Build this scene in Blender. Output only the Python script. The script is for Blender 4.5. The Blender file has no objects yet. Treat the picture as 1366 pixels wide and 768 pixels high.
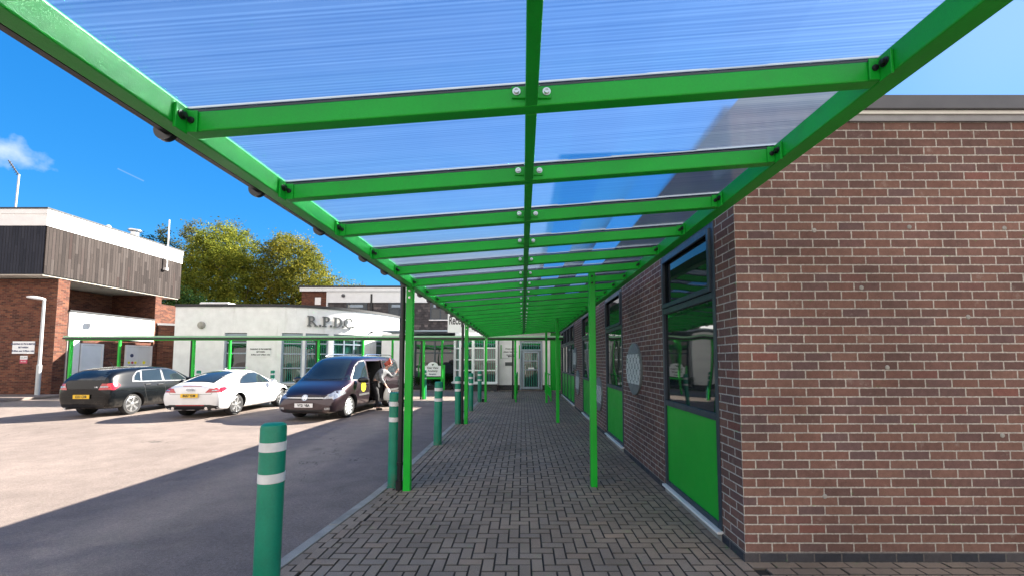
import bpy, bmesh, math, random
from mathutils import Vector, Matrix
from mathutils.bvhtree import BVHTree
random.seed(7)
R = math.radians
S = bpy.context.scene
COL = S.collection

# ------------------------------------------------------------------ camera, world, sun, exposure
F, W0, H0, PITCH = 540.0, 1366.0, 768.0, 3.6
cam = bpy.data.cameras.new('camera'); camo = bpy.data.objects.new('camera', cam); COL.objects.link(camo)
cam.sensor_width = 36; cam.lens = F / W0 * 36
cam.shift_x = -14 / W0
cam.shift_y = (96 - F * math.tan(R(PITCH))) / W0
cam.clip_start = 0.05; cam.clip_end = 2000
camo.location = (0, 0, 1.68); camo.rotation_euler = (R(90 + PITCH), 0, 0)
S.camera = camo

SUN = Vector((1.0, .75, .74)).normalized()
EL = math.asin(SUN.z); AZ = math.atan2(SUN.x, SUN.y)
world = bpy.data.worlds.new('World'); S.world = world; world.use_nodes = True
wt = world.node_tree; wt.nodes.clear()
wo = wt.nodes.new('ShaderNodeOutputWorld'); bg = wt.nodes.new('ShaderNodeBackground')
sky = wt.nodes.new('ShaderNodeTexSky'); sky.sky_type = 'NISHITA'; sky.sun_disc = False
sky.sun_elevation = EL; sky.sun_rotation = AZ; sky.air_density = 1.0; sky.dust_density = .25; sky.ozone_density = 3.0
hs = wt.nodes.new('ShaderNodeHueSaturation'); hs.inputs['Saturation'].default_value = 1.32; hs.inputs['Value'].default_value = 1.0
wt.links.new(sky.outputs[0], hs.inputs['Color'])
sepc = wt.nodes.new('ShaderNodeSeparateColor'); sepc.mode = 'HSV'; wt.links.new(hs.outputs[0], sepc.inputs[0])
comc = wt.nodes.new('ShaderNodeCombineColor'); comc.mode = 'HSV'
wt.links.new(sepc.outputs[0], comc.inputs[0]); 
def wm(op, a, b=None, c=None):
    n = wt.nodes.new('ShaderNodeMath'); n.operation = op
    for i, v in enumerate((a, b, c)):
        if v is None: continue
        if isinstance(v, (int, float)): n.inputs[i].default_value = v
        else: wt.links.new(v, n.inputs[i])
    return n.outputs[0]
wt.links.new(wm('DIVIDE', wm('MULTIPLY', sepc.outputs[2], 1.6), wm('MULTIPLY_ADD', sepc.outputs[2], .35, 1.)), comc.inputs[2])
wt.links.new(wm('POWER', sepc.outputs[1], .55), comc.inputs[1])
# broken white cloud added to the unseen sky behind the camera, as fill light
tc = wt.nodes.new('ShaderNodeTexCoord')
sx_ = wt.nodes.new('ShaderNodeSeparateXYZ'); wt.links.new(tc.outputs['Generated'], sx_.inputs[0])
nb_ = wt.nodes.new('ShaderNodeTexNoise'); nb_.inputs['Scale'].default_value = 2.6; nb_.inputs['Detail'].default_value = 7; wt.links.new(tc.outputs['Generated'], nb_.inputs['Vector'])
bk = wt.nodes.new('ShaderNodeMapRange'); bk.inputs[1].default_value = -.15; bk.inputs[2].default_value = -.5; bk.inputs[3].default_value = 0; bk.inputs[4].default_value = .55
wt.links.new(sx_.outputs[1], bk.inputs[0])
bf = wt.nodes.new('ShaderNodeMapRange'); bf.inputs[1].default_value = .42; bf.inputs[2].default_value = .66
wt.links.new(wm('ADD', wm('SUBTRACT', nb_.outputs['Fac'], .28), bk.outputs[0]), bf.inputs[0])
bmix = wt.nodes.new('ShaderNodeMix'); bmix.data_type = 'RGBA'
wt.links.new(wm('MULTIPLY', bf.outputs[0], wm('GREATER_THAN', bk.outputs[0], .001)), bmix.inputs[0]); bmix.inputs[7].default_value = (5.6, 5.15, 4.85, 1)
tnt = wt.nodes.new('ShaderNodeMix'); tnt.data_type = 'RGBA'; tnt.blend_type = 'MULTIPLY'; tnt.inputs[0].default_value = 1; tnt.inputs[7].default_value = (.80, 1.03, 1.12, 1)
wt.links.new(comc.outputs[0], tnt.inputs[6]); wt.links.new(tnt.outputs[2], bmix.inputs[6])
graded = bmix.outputs[2]
# one small cloud and a vapour trail, as directions in the sky
tc = wt.nodes.new('ShaderNodeTexCoord')
def wm(op, a, b=None, c=None):
    n = wt.nodes.new('ShaderNodeMath'); n.operation = op
    for i, v in enumerate((a, b, c)):
        if v is None: continue
        if isinstance(v, (int, float)): n.inputs[i].default_value = v
        else: wt.links.new(v, n.inputs[i])
    return n.outputs[0]
cd = Vector((-1.30, .969, .520)).normalized()
nz = wt.nodes.new('ShaderNodeTexNoise'); nz.inputs['Scale'].default_value = 26; nz.inputs['Detail'].default_value = 6
wt.links.new(tc.outputs['Generated'], nz.inputs['Vector'])
vs = wt.nodes.new('ShaderNodeVectorMath'); vs.operation = 'SUBTRACT'; vs.inputs[1].default_value = cd
wt.links.new(tc.outputs['Generated'], vs.inputs[0])
vm = wt.nodes.new('ShaderNodeVectorMath'); vm.operation = 'MULTIPLY'; vm.inputs[1].default_value = (1, 1, 1.75)
wt.links.new(vs.outputs[0], vm.inputs[0])
vl = wt.nodes.new('ShaderNodeVectorMath'); vl.operation = 'LENGTH'; wt.links.new(vm.outputs[0], vl.inputs[0])
cl = wm('SUBTRACT', .048, vl.outputs['Value'])
cl = wm('ADD', cl, wm('MULTIPLY', wm('SUBTRACT', nz.outputs['Fac'], .5), .14))
clo = wt.nodes.new('ShaderNodeMapRange'); clo.inputs[1].default_value = 0; clo.inputs[2].default_value = .05; clo.inputs[3].default_value = 0; clo.inputs[4].default_value = .8
wt.links.new(cl, clo.inputs[0])
mx = wt.nodes.new('ShaderNodeMix'); mx.data_type = 'RGBA'
wt.links.new(clo.outputs[0], mx.inputs[0]); wt.links.new(graded, mx.inputs[6]); mx.inputs[7].default_value = (3.0, 3.3, 3.8, 1)
ta = Vector((-1.0, .972, .471)).normalized(); tb = Vector((-.935, .974, .440)).normalized()
tn = ta.cross(tb).normalized(); tm = (ta + tb).normalized(); th_ = (ta - tb).length / 2
def wdot(v):
    n = wt.nodes.new('ShaderNodeVectorMath'); n.operation = 'DOT_PRODUCT'; n.inputs[1].default_value = v
    wt.links.new(tc.outputs['Generated'], n.inputs[0]); return n.outputs['Value']
across = wm('ABSOLUTE', wdot(tn)); along = wm('ABSOLUTE', wdot((ta - tb).normalized() ))
al0 = tm.dot((ta - tb).normalized())
along = wm('ABSOLUTE', wm('SUBTRACT', wdot((ta - tb).normalized()), al0))
trail = wm('MULTIPLY', wm('LESS_THAN', along, th_), wm('MAXIMUM', wm('SUBTRACT', 1, wm('DIVIDE', across, .0016)), 0))
trail = wm('MULTIPLY', trail, wm('GREATER_THAN', wdot(tm), 0)); trail = wm('MULTIPLY', trail, .22)
mx2 = wt.nodes.new('ShaderNodeMix'); mx2.data_type = 'RGBA'
wt.links.new(trail, mx2.inputs[0]); wt.links.new(mx.outputs[2], mx2.inputs[6]); mx2.inputs[7].default_value = (2.6, 3.0, 3.6, 1)
wt.links.new(mx2.outputs[2], bg.inputs['Color']); bg.inputs['Strength'].default_value = .064
wt.links.new(bg.outputs[0], wo.inputs[0])

sun = bpy.data.lights.new('sun', 'SUN'); suno = bpy.data.objects.new('sun', sun); COL.objects.link(suno)
sun.energy = 5.0; sun.angle = R(.53); sun.color = (1, .93, .82)
suno.rotation_euler = SUN.to_track_quat('Z', 'Y').to_euler(); suno.location = SUN * 60

S.view_settings.view_transform = 'Standard'; S.view_settings.look = 'None'; S.view_settings.gamma = 1
S.view_settings.use_curve_mapping = False
S.view_settings.exposure = 2.42

# ------------------------------------------------------------------ mesh helper
def wloc(p):
    v = Vector((0, 0, 0))
    while p is not None: v += p.location; p = p.parent
    return v
class MB:
    def __init__(s): s.v = []; s.f = []; s.mi = []; s.cur = 0
    def add(s, vs, fs):
        b = len(s.v); s.v += [Vector(p) for p in vs]
        for f in fs: s.f.append([i + b for i in f]); s.mi.append(s.cur)
        return s
    def box(s, x0, x1, y0, y1, z0, z1):
        return s.add([(x0,y0,z0),(x1,y0,z0),(x1,y1,z0),(x0,y1,z0),(x0,y0,z1),(x1,y0,z1),(x1,y1,z1),(x0,y1,z1)],
            [(0,3,2,1),(4,5,6,7),(0,1,5,4),(1,2,6,5),(2,3,7,6),(3,0,4,7)])
    def obox(s, c, t, n, w, d, h):
        t = Vector(t).normalized(); n = Vector(n).normalized(); u = Vector((0,0,1)) if abs(n.z) < .9 else t.cross(n); c = Vector(c)
        vs = []
        for dz in (-.5, .5):
            for a, b in ((-.5,-.5),(.5,-.5),(.5,.5),(-.5,.5)):
                vs.append(c + t*w*a - n*d*b + u*h*dz)
        return s.add(vs, [(0,3,2,1),(4,5,6,7),(0,1,5,4),(1,2,6,5),(2,3,7,6),(3,0,4,7)])
    def tube(s, pts, r, n=10, cap=True):
        pts = [Vector(p) for p in pts]; rs = r if isinstance(r, (list, tuple)) else [r]*len(pts)
        rings = []; up = Vector((0,0,1)); vs = []
        for i, p in enumerate(pts):
            d = (pts[min(i+1, len(pts)-1)] - pts[max(i-1, 0)]).normalized()
            a = d.cross(up) if abs(d.z) < .95 else d.cross(Vector((0,1,0)))
            a.normalize(); b = d.cross(a).normalized()
            rings.append(len(vs))
            for k in range(n):
                q = 2*math.pi*k/n; vs.append(p + (a*math.cos(q) + b*math.sin(q))*rs[i])
        fs = []
        for i in range(len(pts)-1):
            for k in range(n):
                a0 = rings[i]+k; a1 = rings[i]+(k+1)%n; b0 = rings[i+1]+k; b1 = rings[i+1]+(k+1)%n
                fs.append((a0, b0, b1, a1))
        if cap: fs.append(list(range(rings[0], rings[0]+n))); fs.append(list(range(rings[-1]+n-1, rings[-1]-1, -1)))
        return s.add(vs, fs)
    def lathe(s, prof, n=24, M=Matrix()):
        vs = []; fs = []
        for (r, z) in prof:
            for k in range(n):
                q = 2*math.pi*k/n; vs.append(M @ Vector((r*math.cos(q), r*math.sin(q), z)))
        for i in range(len(prof)-1):
            for k in range(n):
                fs.append((i*n+k, i*n+(k+1)%n, (i+1)*n+(k+1)%n, (i+1)*n+k))
        if prof[0][0] > 1e-5: fs.append(list(range(n-1, -1, -1)))
        if prof[-1][0] > 1e-5: fs.append([(len(prof)-1)*n+k for k in range(n)])
        return s.add(vs, fs)
    def prism(s, poly, M, d):
        n = len(poly)
        vs = [M @ Vector((x, y, 0)) for x, y in poly] + [M @ Vector((x, y, d)) for x, y in poly]
        fs = [list(range(n-1, -1, -1)), list(range(n, 2*n))] + [(i, (i+1)%n, n+(i+1)%n, n+i) for i in range(n)]
        return s.add(vs, fs)
    def build(s, name, mat, parent=None, bev=0, smooth=False, segs=2):
        o_ = wloc(parent) if parent else Vector((0,0,0))
        me = bpy.data.meshes.new(name)
        me.from_pydata([tuple(v - o_) for v in s.v], [], s.f)
        for m in (mat if isinstance(mat, (list, tuple)) else [mat]): me.materials.append(m)
        if any(s.mi): me.polygons.foreach_set('material_index', s.mi)
        me.update()
        bm = bmesh.new(); bm.from_mesh(me); bmesh.ops.recalc_face_normals(bm, faces=bm.faces); bm.to_mesh(me); bm.free()
        o = bpy.data.objects.new(name, me); COL.objects.link(o)
        if parent: o.parent = parent
        if smooth:
            me.polygons.foreach_set('use_smooth', [True]*len(me.polygons))
            me.set_sharp_from_angle(angle=R(38))
        if bev:
            b = o.modifiers.new('bevel', 'BEVEL'); b.width = bev; b.segments = segs; b.limit_method = 'ANGLE'; b.angle_limit = R(40); b.harden_normals = False
        return o
def tag(o, label=None, cat=None, group=None, kind=None):
    if label: o['label'] = label
    if cat: o['category'] = cat
    if group: o['group'] = group
    if kind: o['kind'] = kind
    return o
def empty(name, loc, label, cat, group=None):
    o = bpy.data.objects.new(name, None); COL.objects.link(o); o.location = loc; o.empty_display_size = .2
    return tag(o, label, cat, group)
def copy_tree(o, parent=None):
    c = o.copy(); COL.objects.link(c); c.parent = parent
    for ch in list(o.children): copy_tree(ch, c)
    return c
def frame(right, up, origin):
    r = Vector(right).normalized(); u = Vector(up).normalized(); n = r.cross(u)
    M = Matrix((r, u, n)).transposed().to_4x4(); M.translation = Vector(origin); return M
def text(txt, size, M, mat, name, parent, depth=.004, align='CENTER', sx=1.0, bold=0):
    cu = bpy.data.curves.new('t', 'FONT'); cu.body = txt; cu.size = size; cu.align_x = align; cu.align_y = 'CENTER'; cu.extrude = depth/2; cu.resolution_u = 3; cu.offset = bold
    cu.space_line = 1.05
    ob = bpy.data.objects.new('t', cu); COL.objects.link(ob)
    dg = bpy.context.evaluated_depsgraph_get(); me = bpy.data.meshes.new_from_object(ob.evaluated_get(dg))
    bpy.data.objects.remove(ob); bpy.data.curves.remove(cu)
    o_ = wloc(parent)
    me.transform(Matrix.Translation(-o_) @ M @ Matrix.Diagonal((sx, 1, 1, 1)) @ Matrix.Translation((0, 0, depth/2)))
    me.materials.clear(); me.materials.append(mat); me.name = name
    o = bpy.data.objects.new(name, me); COL.objects.link(o); o.parent = parent
    return o

# ------------------------------------------------------------------ materials
class G:
    def __init__(s, name):
        s.m = bpy.data.materials.new(name); s.m.use_nodes = True; s.t = s.m.node_tree; s.t.nodes.clear()
        s.out = s.t.nodes.new('ShaderNodeOutputMaterial')
    def node(s, typ, ins={}, **kw):
        n = s.t.nodes.new(typ)
        for k, v in kw.items(): setattr(n, k, v)
        for k, v in ins.items(): s.put(n.inputs[k], v)
        return n
    def put(s, sock, v):
        if isinstance(v, bpy.types.NodeSocket): s.t.links.new(v, sock)
        elif v is not None: sock.default_value = v
    def M(s, op, a, b=None, c=None):
        n = s.t.nodes.new('ShaderNodeMath'); n.operation = op
        for i, v in enumerate((a, b, c)):
            if v is not None: s.put(n.inputs[i], v)
        return n.outputs[0]
    def rng(s, v, a, b, c=0., d=1.):
        return s.node('ShaderNodeMapRange', {0: v, 1: a, 2: b, 3: c, 4: d}).outputs[0]
    def noise(s, vec, scale, detail=4, rough=.55):
        return s.node('ShaderNodeTexNoise', {'Vector': vec, 'Scale': scale, 'Detail': detail, 'Roughness': rough}).outputs['Fac']
    def mix(s, f, a, b, mode='MIX'):
        n = s.t.nodes.new('ShaderNodeMix'); n.data_type = 'RGBA'; n.blend_type = mode
        s.put(n.inputs[0], f)
        for i, v in ((6, a), (7, b)): s.put(n.inputs[i], (*v, 1) if isinstance(v, (tuple, list)) and len(v) == 3 else v)
        return n.outputs[2]
    def ramp(s, f, stops, interp='LINEAR'):
        n = s.t.nodes.new('ShaderNodeValToRGB'); n.color_ramp.interpolation = interp; s.put(n.inputs[0], f)
        e = n.color_ramp.elements
        while len(e) < len(stops): e.new(.5)
        for i, (p, c) in enumerate(stops): e[i].position = p; e[i].color = (*c, 1)
        return n.outputs[0]
    def pos(s): return s.node('ShaderNodeNewGeometry').outputs['Position']
    def obj(s): return s.node('ShaderNodeTexCoord').outputs['Object']
    def bump(s, h, dist, strength=1.): return s.node('ShaderNodeBump', {'Height': h, 'Distance': dist, 'Strength': strength}).outputs[0]
    def bsdf(s, color, rough=.5, metal=0., normal=None, spec=.5, coat=0., **kw):
        n = s.node('ShaderNodeBsdfPrincipled')
        s.put(n.inputs['Base Color'], (*color, 1) if isinstance(color, tuple) and len(color) == 3 else color)
        s.put(n.inputs['Roughness'], rough); s.put(n.inputs['Metallic'], metal); s.put(n.inputs['Specular IOR Level'], spec)
        if coat: n.inputs['Coat Weight'].default_value = coat; n.inputs['Coat Roughness'].default_value = .03
        if normal is not None: s.put(n.inputs['Normal'], normal)
        s.t.links.new(n.outputs[0], s.out.inputs[0]); return s.m

def paint(name, c, rough=.4, var=.15, scale=3., metal=0., spec=.5, bump=0., coat=0., fine=0.):
    g = G(name); p = g.obj()
    n = g.noise(p, scale, 5); f = g.rng(n, .3, .7, 1 - var, 1 + var*.6)
    if fine:
        f = g.M('MULTIPLY', f, g.rng(g.noise(p, scale*40, 2), .3, .7, 1 - fine, 1 + fine))
    col = g.mix(1., c, g.node('ShaderNodeCombineColor', {0: f, 1: f, 2: f}).outputs[0], 'MULTIPLY')
    nr = g.bump(g.noise(p, scale*60, 3), bump) if bump else None
    rr = g.rng(g.noise(p, scale*2.3, 3), .3, .7, max(.02, rough*.85), min(1, rough*1.15))
    return g.bsdf(col, rr, metal, nr, spec, coat)

def brick(name, stops, mortar, ux=0., uy=0., jitter=.0022, dirt=.25):
    g = G(name); geo = g.node('ShaderNodeNewGeometry'); P = geo.outputs['Position']
    sp = g.node('ShaderNodeSeparateXYZ', {0: P}); sn = g.node('ShaderNodeSeparateXYZ', {0: geo.outputs['True Normal']})
    isx = g.M('GREATER_THAN', g.M('ABSOLUTE', sn.outputs[0]), .6)
    u = g.M('ADD', g.M('MULTIPLY', isx, g.M('SUBTRACT', sp.outputs[1], uy)), g.M('MULTIPLY', g.M('SUBTRACT', 1, isx), g.M('SUBTRACT', sp.outputs[0], ux)))
    zz = g.M('DIVIDE', g.M('ADD', sp.outputs[2], 7.5 - .0975), .075); row = g.M('FLOOR', zz)
    par = g.M('MODULO', g.M('ADD', row, isx), 2.)
    uo = g.M('ADD', g.M('ADD', g.M('DIVIDE', u, .225), 400.), g.M('MULTIPLY', par, .5)); col = g.M('FLOOR', uo)
    fu = g.M('MULTIPLY', g.M('FRACT', uo), .225); fz = g.M('MULTIPLY', g.M('FRACT', zz), .075)
    j = g.M('MULTIPLY', g.M('SUBTRACT', g.noise(P, 38, 3), .5), jitter*4)
    d = g.M('ADD', g.M('MINIMUM', g.M('MINIMUM', fu, g.M('SUBTRACT', .225, fu)), g.M('MINIMUM', fz, g.M('SUBTRACT', .075, fz))), j)
    mask = g.rng(d, .0044, .0068)
    wn = g.node('ShaderNodeTexWhiteNoise', {'Vector': g.node('ShaderNodeCombineXYZ', {0: col, 1: row, 2: isx}).outputs[0]}, noise_dimensions='3D')
    c = g.ramp(wn.outputs['Value'], stops)
    speck = g.rng(g.noise(P, 160, 3, .7), .3, .75, .72, 1.22)
    cloud = g.rng(g.noise(P, 22, 4), .3, .7, .86, 1.14)
    big = g.rng(g.noise(P, .9, 4), .3, .7, 1 - dirt, 1 + dirt*.4)
    k = g.M('MULTIPLY', g.M('MULTIPLY', speck, cloud), big)
    c = g.mix(1., c, g.node('ShaderNodeCombineColor', {0: k, 1: k, 2: k}).outputs[0], 'MULTIPLY')
    mk = g.M('MULTIPLY', g.rng(g.noise(P, 55, 3), .3, .7, .68, 1.12), big)
    mc = g.mix(1., mortar, g.node('ShaderNodeCombineColor', {0: mk, 1: mk, 2: mk}).outputs[0], 'MULTIPLY')
    # smeared mortar on some faces
    sm = g.M('MULTIPLY', g.rng(g.noise(P, 7, 5, .7), .62, .74), .22)
    c = g.mix(sm, c, mortar)
    h = g.M('ADD', mask, g.M('MULTIPLY', g.noise(P, 220, 3, .7), .35))
    return g.bsdf(g.mix(mask, mc, c), .88, 0., g.bump(h, .006, .8), .25)

MAT = {}
bs = [(0,(.135,.080,.070)),(.25,(.168,.093,.077)),(.45,(.192,.101,.080)),(.60,(.215,.122,.096)),(.75,(.178,.097,.082)),(.93,(.135,.087,.084)),(1,(.21,.092,.074))]
MAT['brick'] = brick('brown_brick', bs, (.50,.46,.41), 1.84, 3.45, dirt=.36)
MAT['brick_far'] = brick('red_brown_brick', [(0,(.065,.024,.017)),(.3,(.11,.038,.025)),(.6,(.155,.055,.034)),(.85,(.19,.075,.042)),(1,(.065,.027,.02))], (.15,.11,.088), 0, 0, .001)
MAT['plinth'] = brick('blue_engineering_brick', [(0,(.035,.038,.048)),(.5,(.05,.052,.062)),(1,(.075,.07,.075))], (.13,.12,.115), 1.84, 3.45)

def green_mat():
    g = G('green_powder_coat'); p = g.pos()
    k = g.M('MULTIPLY', g.rng(g.noise(p, 2.5, 5), .3, .7, .86, 1.10), g.rng(g.noise(p, 90, 3, .7), .3, .7, .94, 1.05))
    c = g.mix(1., (.006,.44,.030), g.node('ShaderNodeCombineColor', {0: k, 1: k, 2: k}).outputs[0], 'MULTIPLY')
    d = g.M('MULTIPLY', g.rng(g.noise(p, 7, 6, .72), .54, .74, 0, .42), g.rng(g.noise(p, 1.3, 3), .4, .6))
    c = g.mix(d, c, (.055,.20,.05))
    ch = g.rng(g.noise(p, 33, 3, .6), .735, .76, 0, .6)
    c = g.mix(ch, c, (.03,.10,.035))
    return g.bsdf(c, g.M('ADD', g.rng(g.noise(p, 5, 4), .3, .7, .30, .46), g.M('MULTIPLY', d, .4)), 0., g.bump(g.noise(p, 240, 2), .0006), .4)
MAT['green'] = green_mat()

def bollard_mat():
    g = G('teal_bollard_plastic'); p = g.obj(); sp = g.node('ShaderNodeSeparateXYZ', {0: p})
    k = g.M('MULTIPLY', g.rng(g.noise(p, 4, 5), .3, .7, .85, 1.1), g.rng(g.noise(p, 70, 3, .7), .3, .7, .93, 1.06))
    c = g.mix(1., (.004,.215,.125), g.node('ShaderNodeCombineColor', {0: k, 1: k, 2: k}).outputs[0], 'MULTIPLY')
    v = g.node('ShaderNodeCombineXYZ', {0: g.M('MULTIPLY', sp.outputs[0], 60.), 1: g.M('MULTIPLY', sp.outputs[1], 60.), 2: g.M('MULTIPLY', sp.outputs[2], 9.)}).outputs[0]
    sc = g.rng(g.noise(v, 1., 4, .7), .68, .76, 0, .5)
    c = g.mix(sc, c, (.10,.30,.23))
    d = g.M('MULTIPLY', g.rng(sp.outputs[2], .28, .02, 0, .8), g.rng(g.noise(p, 22, 4, .7), .42, .66))
    c = g.mix(d, c, (.12,.10,.075))
    return g.bsdf(c, g.rng(g.noise(p, 9, 3), .3, .7, .36, .58), 0., None, .45)
MAT['bollard'] = bollard_mat()
MAT['white_tape'] = paint('white_reflective_band', (.72,.73,.72), .4, .15, 12)
MAT['black'] = paint('black_plastic', (.012,.012,.014), .35, .2, 4)
MAT['rubber'] = paint('dark_rubber', (.015,.015,.016), .75, .2, 8)
MAT['steel'] = paint('galvanised_steel', (.62,.63,.64), .32, .1, 14, metal=1.)
MAT['greysteel'] = paint('grey_painted_steel', (.46,.49,.50), .4, .12, 3)
MAT['white'] = paint('white_gloss_paint', (.78,.78,.77), .4, .08, 2)
MAT['upvc'] = paint('white_upvc', (.70,.73,.74), .35, .06, 2)
MAT['anthracite'] = paint('blue_grey_window_frame', (.030,.046,.066), .4, .12, 3)
MAT['frame_grey'] = paint('grey_blue_window_frame', (.26,.33,.40), .4, .1, 3)
MAT['infill'] = paint('green_window_panel', (.004,.38,.026), .38, .03, 1.5)
MAT['cream'] = paint('grey_concrete_sill', (.34,.33,.30), .85, .3, 7, bump=.004, fine=.12)
MAT['coping'] = paint('dark_metal_coping', (.075,.078,.088), .5, .12, 2)
MAT['white_strip'] = paint('white_flashing', (.66,.65,.60), .5, .15, 4)
MAT['felt'] = paint('dark_roof_edge', (.02,.022,.026), .6, .2, 3)
MAT['darkroom'] = paint('dark_interior', (.015,.016,.018), .9, .2, 2)
MAT['signwhite'] = paint('white_sign_board', (.74,.76,.78), .35, .05, 3)
MAT['ink'] = paint('dark_lettering', (.02,.025,.03), .5, .1, 3)
MAT['navy'] = paint('navy_lettering', (.03,.045,.12), .5, .1, 3)
MAT['redsign'] = paint('red_sign_panel', (.48,.05,.10), .4, .1, 3)
MAT['yellow'] = paint('yellow_disc', (.85,.78,.02), .4, .05, 3)
MAT['letter'] = paint('brushed_metal_letters', (.10,.11,.115), .45, .15, 9, metal=.4)
MAT['soffit'] = paint('pale_soffit', (.55,.52,.46), .7, .15, 2)
MAT['palegreen'] = paint('pale_green_edge_trim', (.30,.56,.36), .4, .1, 3)
MAT['ridge'] = paint('pale_concrete', (.26,.26,.27), .85, .2, 5, fine=.1)

# translucent fluted roof sheet
def sheet_mat():
    g = G('fluted_polycarbonate'); P = g.pos(); sp = g.node('ShaderNodeSeparateXYZ', {0: P})
    y = sp.outputs[1]
    vec = g.node('ShaderNodeCombineXYZ', {0: g.M('MULTIPLY', sp.outputs[0], .25), 1: g.M('MULTIPLY', y, 26.), 2: 0.}).outputs[0]
    n1 = g.rng(g.noise(vec, 1., 3, .75), .28, .72)
    vec2 = g.node('ShaderNodeCombineXYZ', {0: g.M('MULTIPLY', sp.outputs[0], .12), 1: g.M('MULTIPLY', y, 85.), 2: 3.}).outputs[0]
    n2 = g.rng(g.noise(vec2, 1., 2, .6), .3, .7)
    wave = g.M('MULTIPLY_ADD', g.M('SINE', g.M('MULTIPLY', y, 2*math.pi/.0165)), .5, .5)
    st = g.M('ADD', g.M('ADD', g.M('MULTIPLY', n1, .3), g.M('MULTIPLY', n2, .42)), g.M('MULTIPLY', wave, .28))
    blot = g.rng(g.noise(P, 3.2, 5, .65), .35, .72)
    spots = g.rng(g.noise(P, 46, 2, .5), .735, .76)
    tcol = g.mix(st, (.34,.46,.66), (.80,.90,.98))
    tr = g.node('ShaderNodeBsdfTransparent', {'Color': tcol}).outputs[0]
    tl = g.node('ShaderNodeBsdfTranslucent', {'Color': g.mix(st, (.045,.080,.165), (.185,.245,.36))}).outputs[0]
    rf = g.node('ShaderNodeBsdfRefraction', {'Color': g.mix(st, (.40,.56,.70), (.90,.99,1.)), 'Roughness': .38, 'IOR': 1.03}).outputs[0]
    gl = g.node('ShaderNodeBsdfGlossy', {'Color': (.9,.92,1,1), 'Roughness': .28}).outputs[0]
    f1 = g.M('ADD', g.M('ADD', .84, g.M('MULTIPLY', blot, .14)), g.M('MULTIPLY', spots, .4))
    a = g.node('ShaderNodeMixShader', {0: f1, 1: tr, 2: tl}).outputs[0]
    b = g.node('ShaderNodeMixShader', {0: .68, 1: a, 2: rf}).outputs[0]
    c = g.node('ShaderNodeMixShader', {0: .05, 1: b, 2: gl}).outputs[0]
    g.t.links.new(c, g.out.inputs[0]); return g.m
MAT['sheet'] = sheet_mat()

def asphalt():
    g = G('asphalt_surface'); P = g.pos()
    a = g.noise(P, 130, 3, .75); b = g.noise(P, 34, 4, .7); c = g.noise(P, .55, 6, .6); e = g.noise(P, 3.2, 5, .6)
    col = g.ramp(a, [(.25,(.085,.070,.064)),(.5,(.195,.158,.138)),(.72,(.325,.262,.226))])
    k = g.M('MULTIPLY', g.M('MULTIPLY', g.rng(b, .3, .7, .72, 1.22), g.rng(c, .3, .7, .80, 1.18)), g.rng(e, .3, .7, .84, 1.12))
    col = g.mix(1., col, g.node('ShaderNodeCombineColor', {0: k, 1: k, 2: k}).outputs[0], 'MULTIPLY')
    # oil stains and worn spots
    st = g.M('MAXIMUM', g.rng(g.noise(P, 1.1, 3, .5), .66, .76, 0, .5), g.rng(g.noise(P, 9., 3, .5), .72, .76, 0, .45))
    col = g.mix(st, col, (.035,.032,.032))
    pd = g.node('ShaderNodeVectorMath', {0: g.node('ShaderNodeVectorMath', {0: P, 1: (-7.6, 8.5, 0)}, operation='SUBTRACT').outputs[0], 1: (.8, 2.6, 0)}, operation='MULTIPLY').outputs[0]
    pl_ = g.node('ShaderNodeVectorMath', {0: pd}, operation='LENGTH').outputs['Value']
    worn = g.rng(g.M('ADD', pl_, g.M('MULTIPLY', g.noise(P, 6., 5, .7), 2.2)), 1.35, 1.15, 0, .7)
    col = g.mix(worn, col, (.05,.045,.042))
    # hairline cracks
    ck = g.node('ShaderNodeTexVoronoi', {'Vector': g.node('ShaderNodeVectorMath', {0: P, 1: g.node('ShaderNodeVectorMath', {0: g.node('ShaderNodeTexNoise', {'Vector': P, 'Scale': 1.4, 'Detail': 4}).outputs['Color'], 3: 1.1}, operation='SCALE').outputs[0]}, operation='ADD').outputs[0], 'Scale': .22}, feature='DISTANCE_TO_EDGE').outputs['Distance']
    crk = g.M('MULTIPLY', g.rng(ck, .0016, .0004, 0, .75), g.rng(g.noise(P, .35, 2), .5, .56))
    col = g.mix(crk, col, (.03,.027,.026))
    vv = g.node('ShaderNodeTexVoronoi', {'Vector': P, 'Scale': 210.}).outputs['Distance']
    return g.bsdf(col, .85, 0., g.bump(g.M('ADD', a, g.M('MULTIPLY', vv, .8)), .006, .7), .3)
MAT['asphalt'] = asphalt()
def paver():
    g = G('block_paver'); geo = g.node('ShaderNodeNewGeometry'); P = geo.outputs['Position']
    c = g.ramp(geo.outputs['Random Per Island'], [(0,(.25,.195,.148)),(.35,(.285,.22,.165)),(.7,(.31,.24,.178)),(.9,(.265,.213,.168)),(1,(.33,.242,.175))])
    k = g.M('MULTIPLY', g.rng(g.noise(P, 190, 3, .75), .28, .74, .6, 1.35), g.rng(g.noise(P, 1.1, 5, .6), .3, .7, .74, 1.16))
    c = g.mix(1., c, g.node('ShaderNodeCombineColor', {0: k, 1: k, 2: k}).outputs[0], 'MULTIPLY')
    return g.bsdf(c, .86, 0., g.bump(g.noise(P, 260, 3, .7), .003, .6), .3)
MAT['paver'] = paver()
MAT['joint'] = paint('paver_joint_dirt', (.020,.018,.015), .95, .4, 5, fine=.3)
MAT['chamfer'] = paint('dirty_paver_edge', (.085,.072,.060), .95, .35, 5, fine=.3)
MAT['kerb'] = paint('concrete_edging', (.30,.29,.26), .9, .25, 4, bump=.003, fine=.2)
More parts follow.
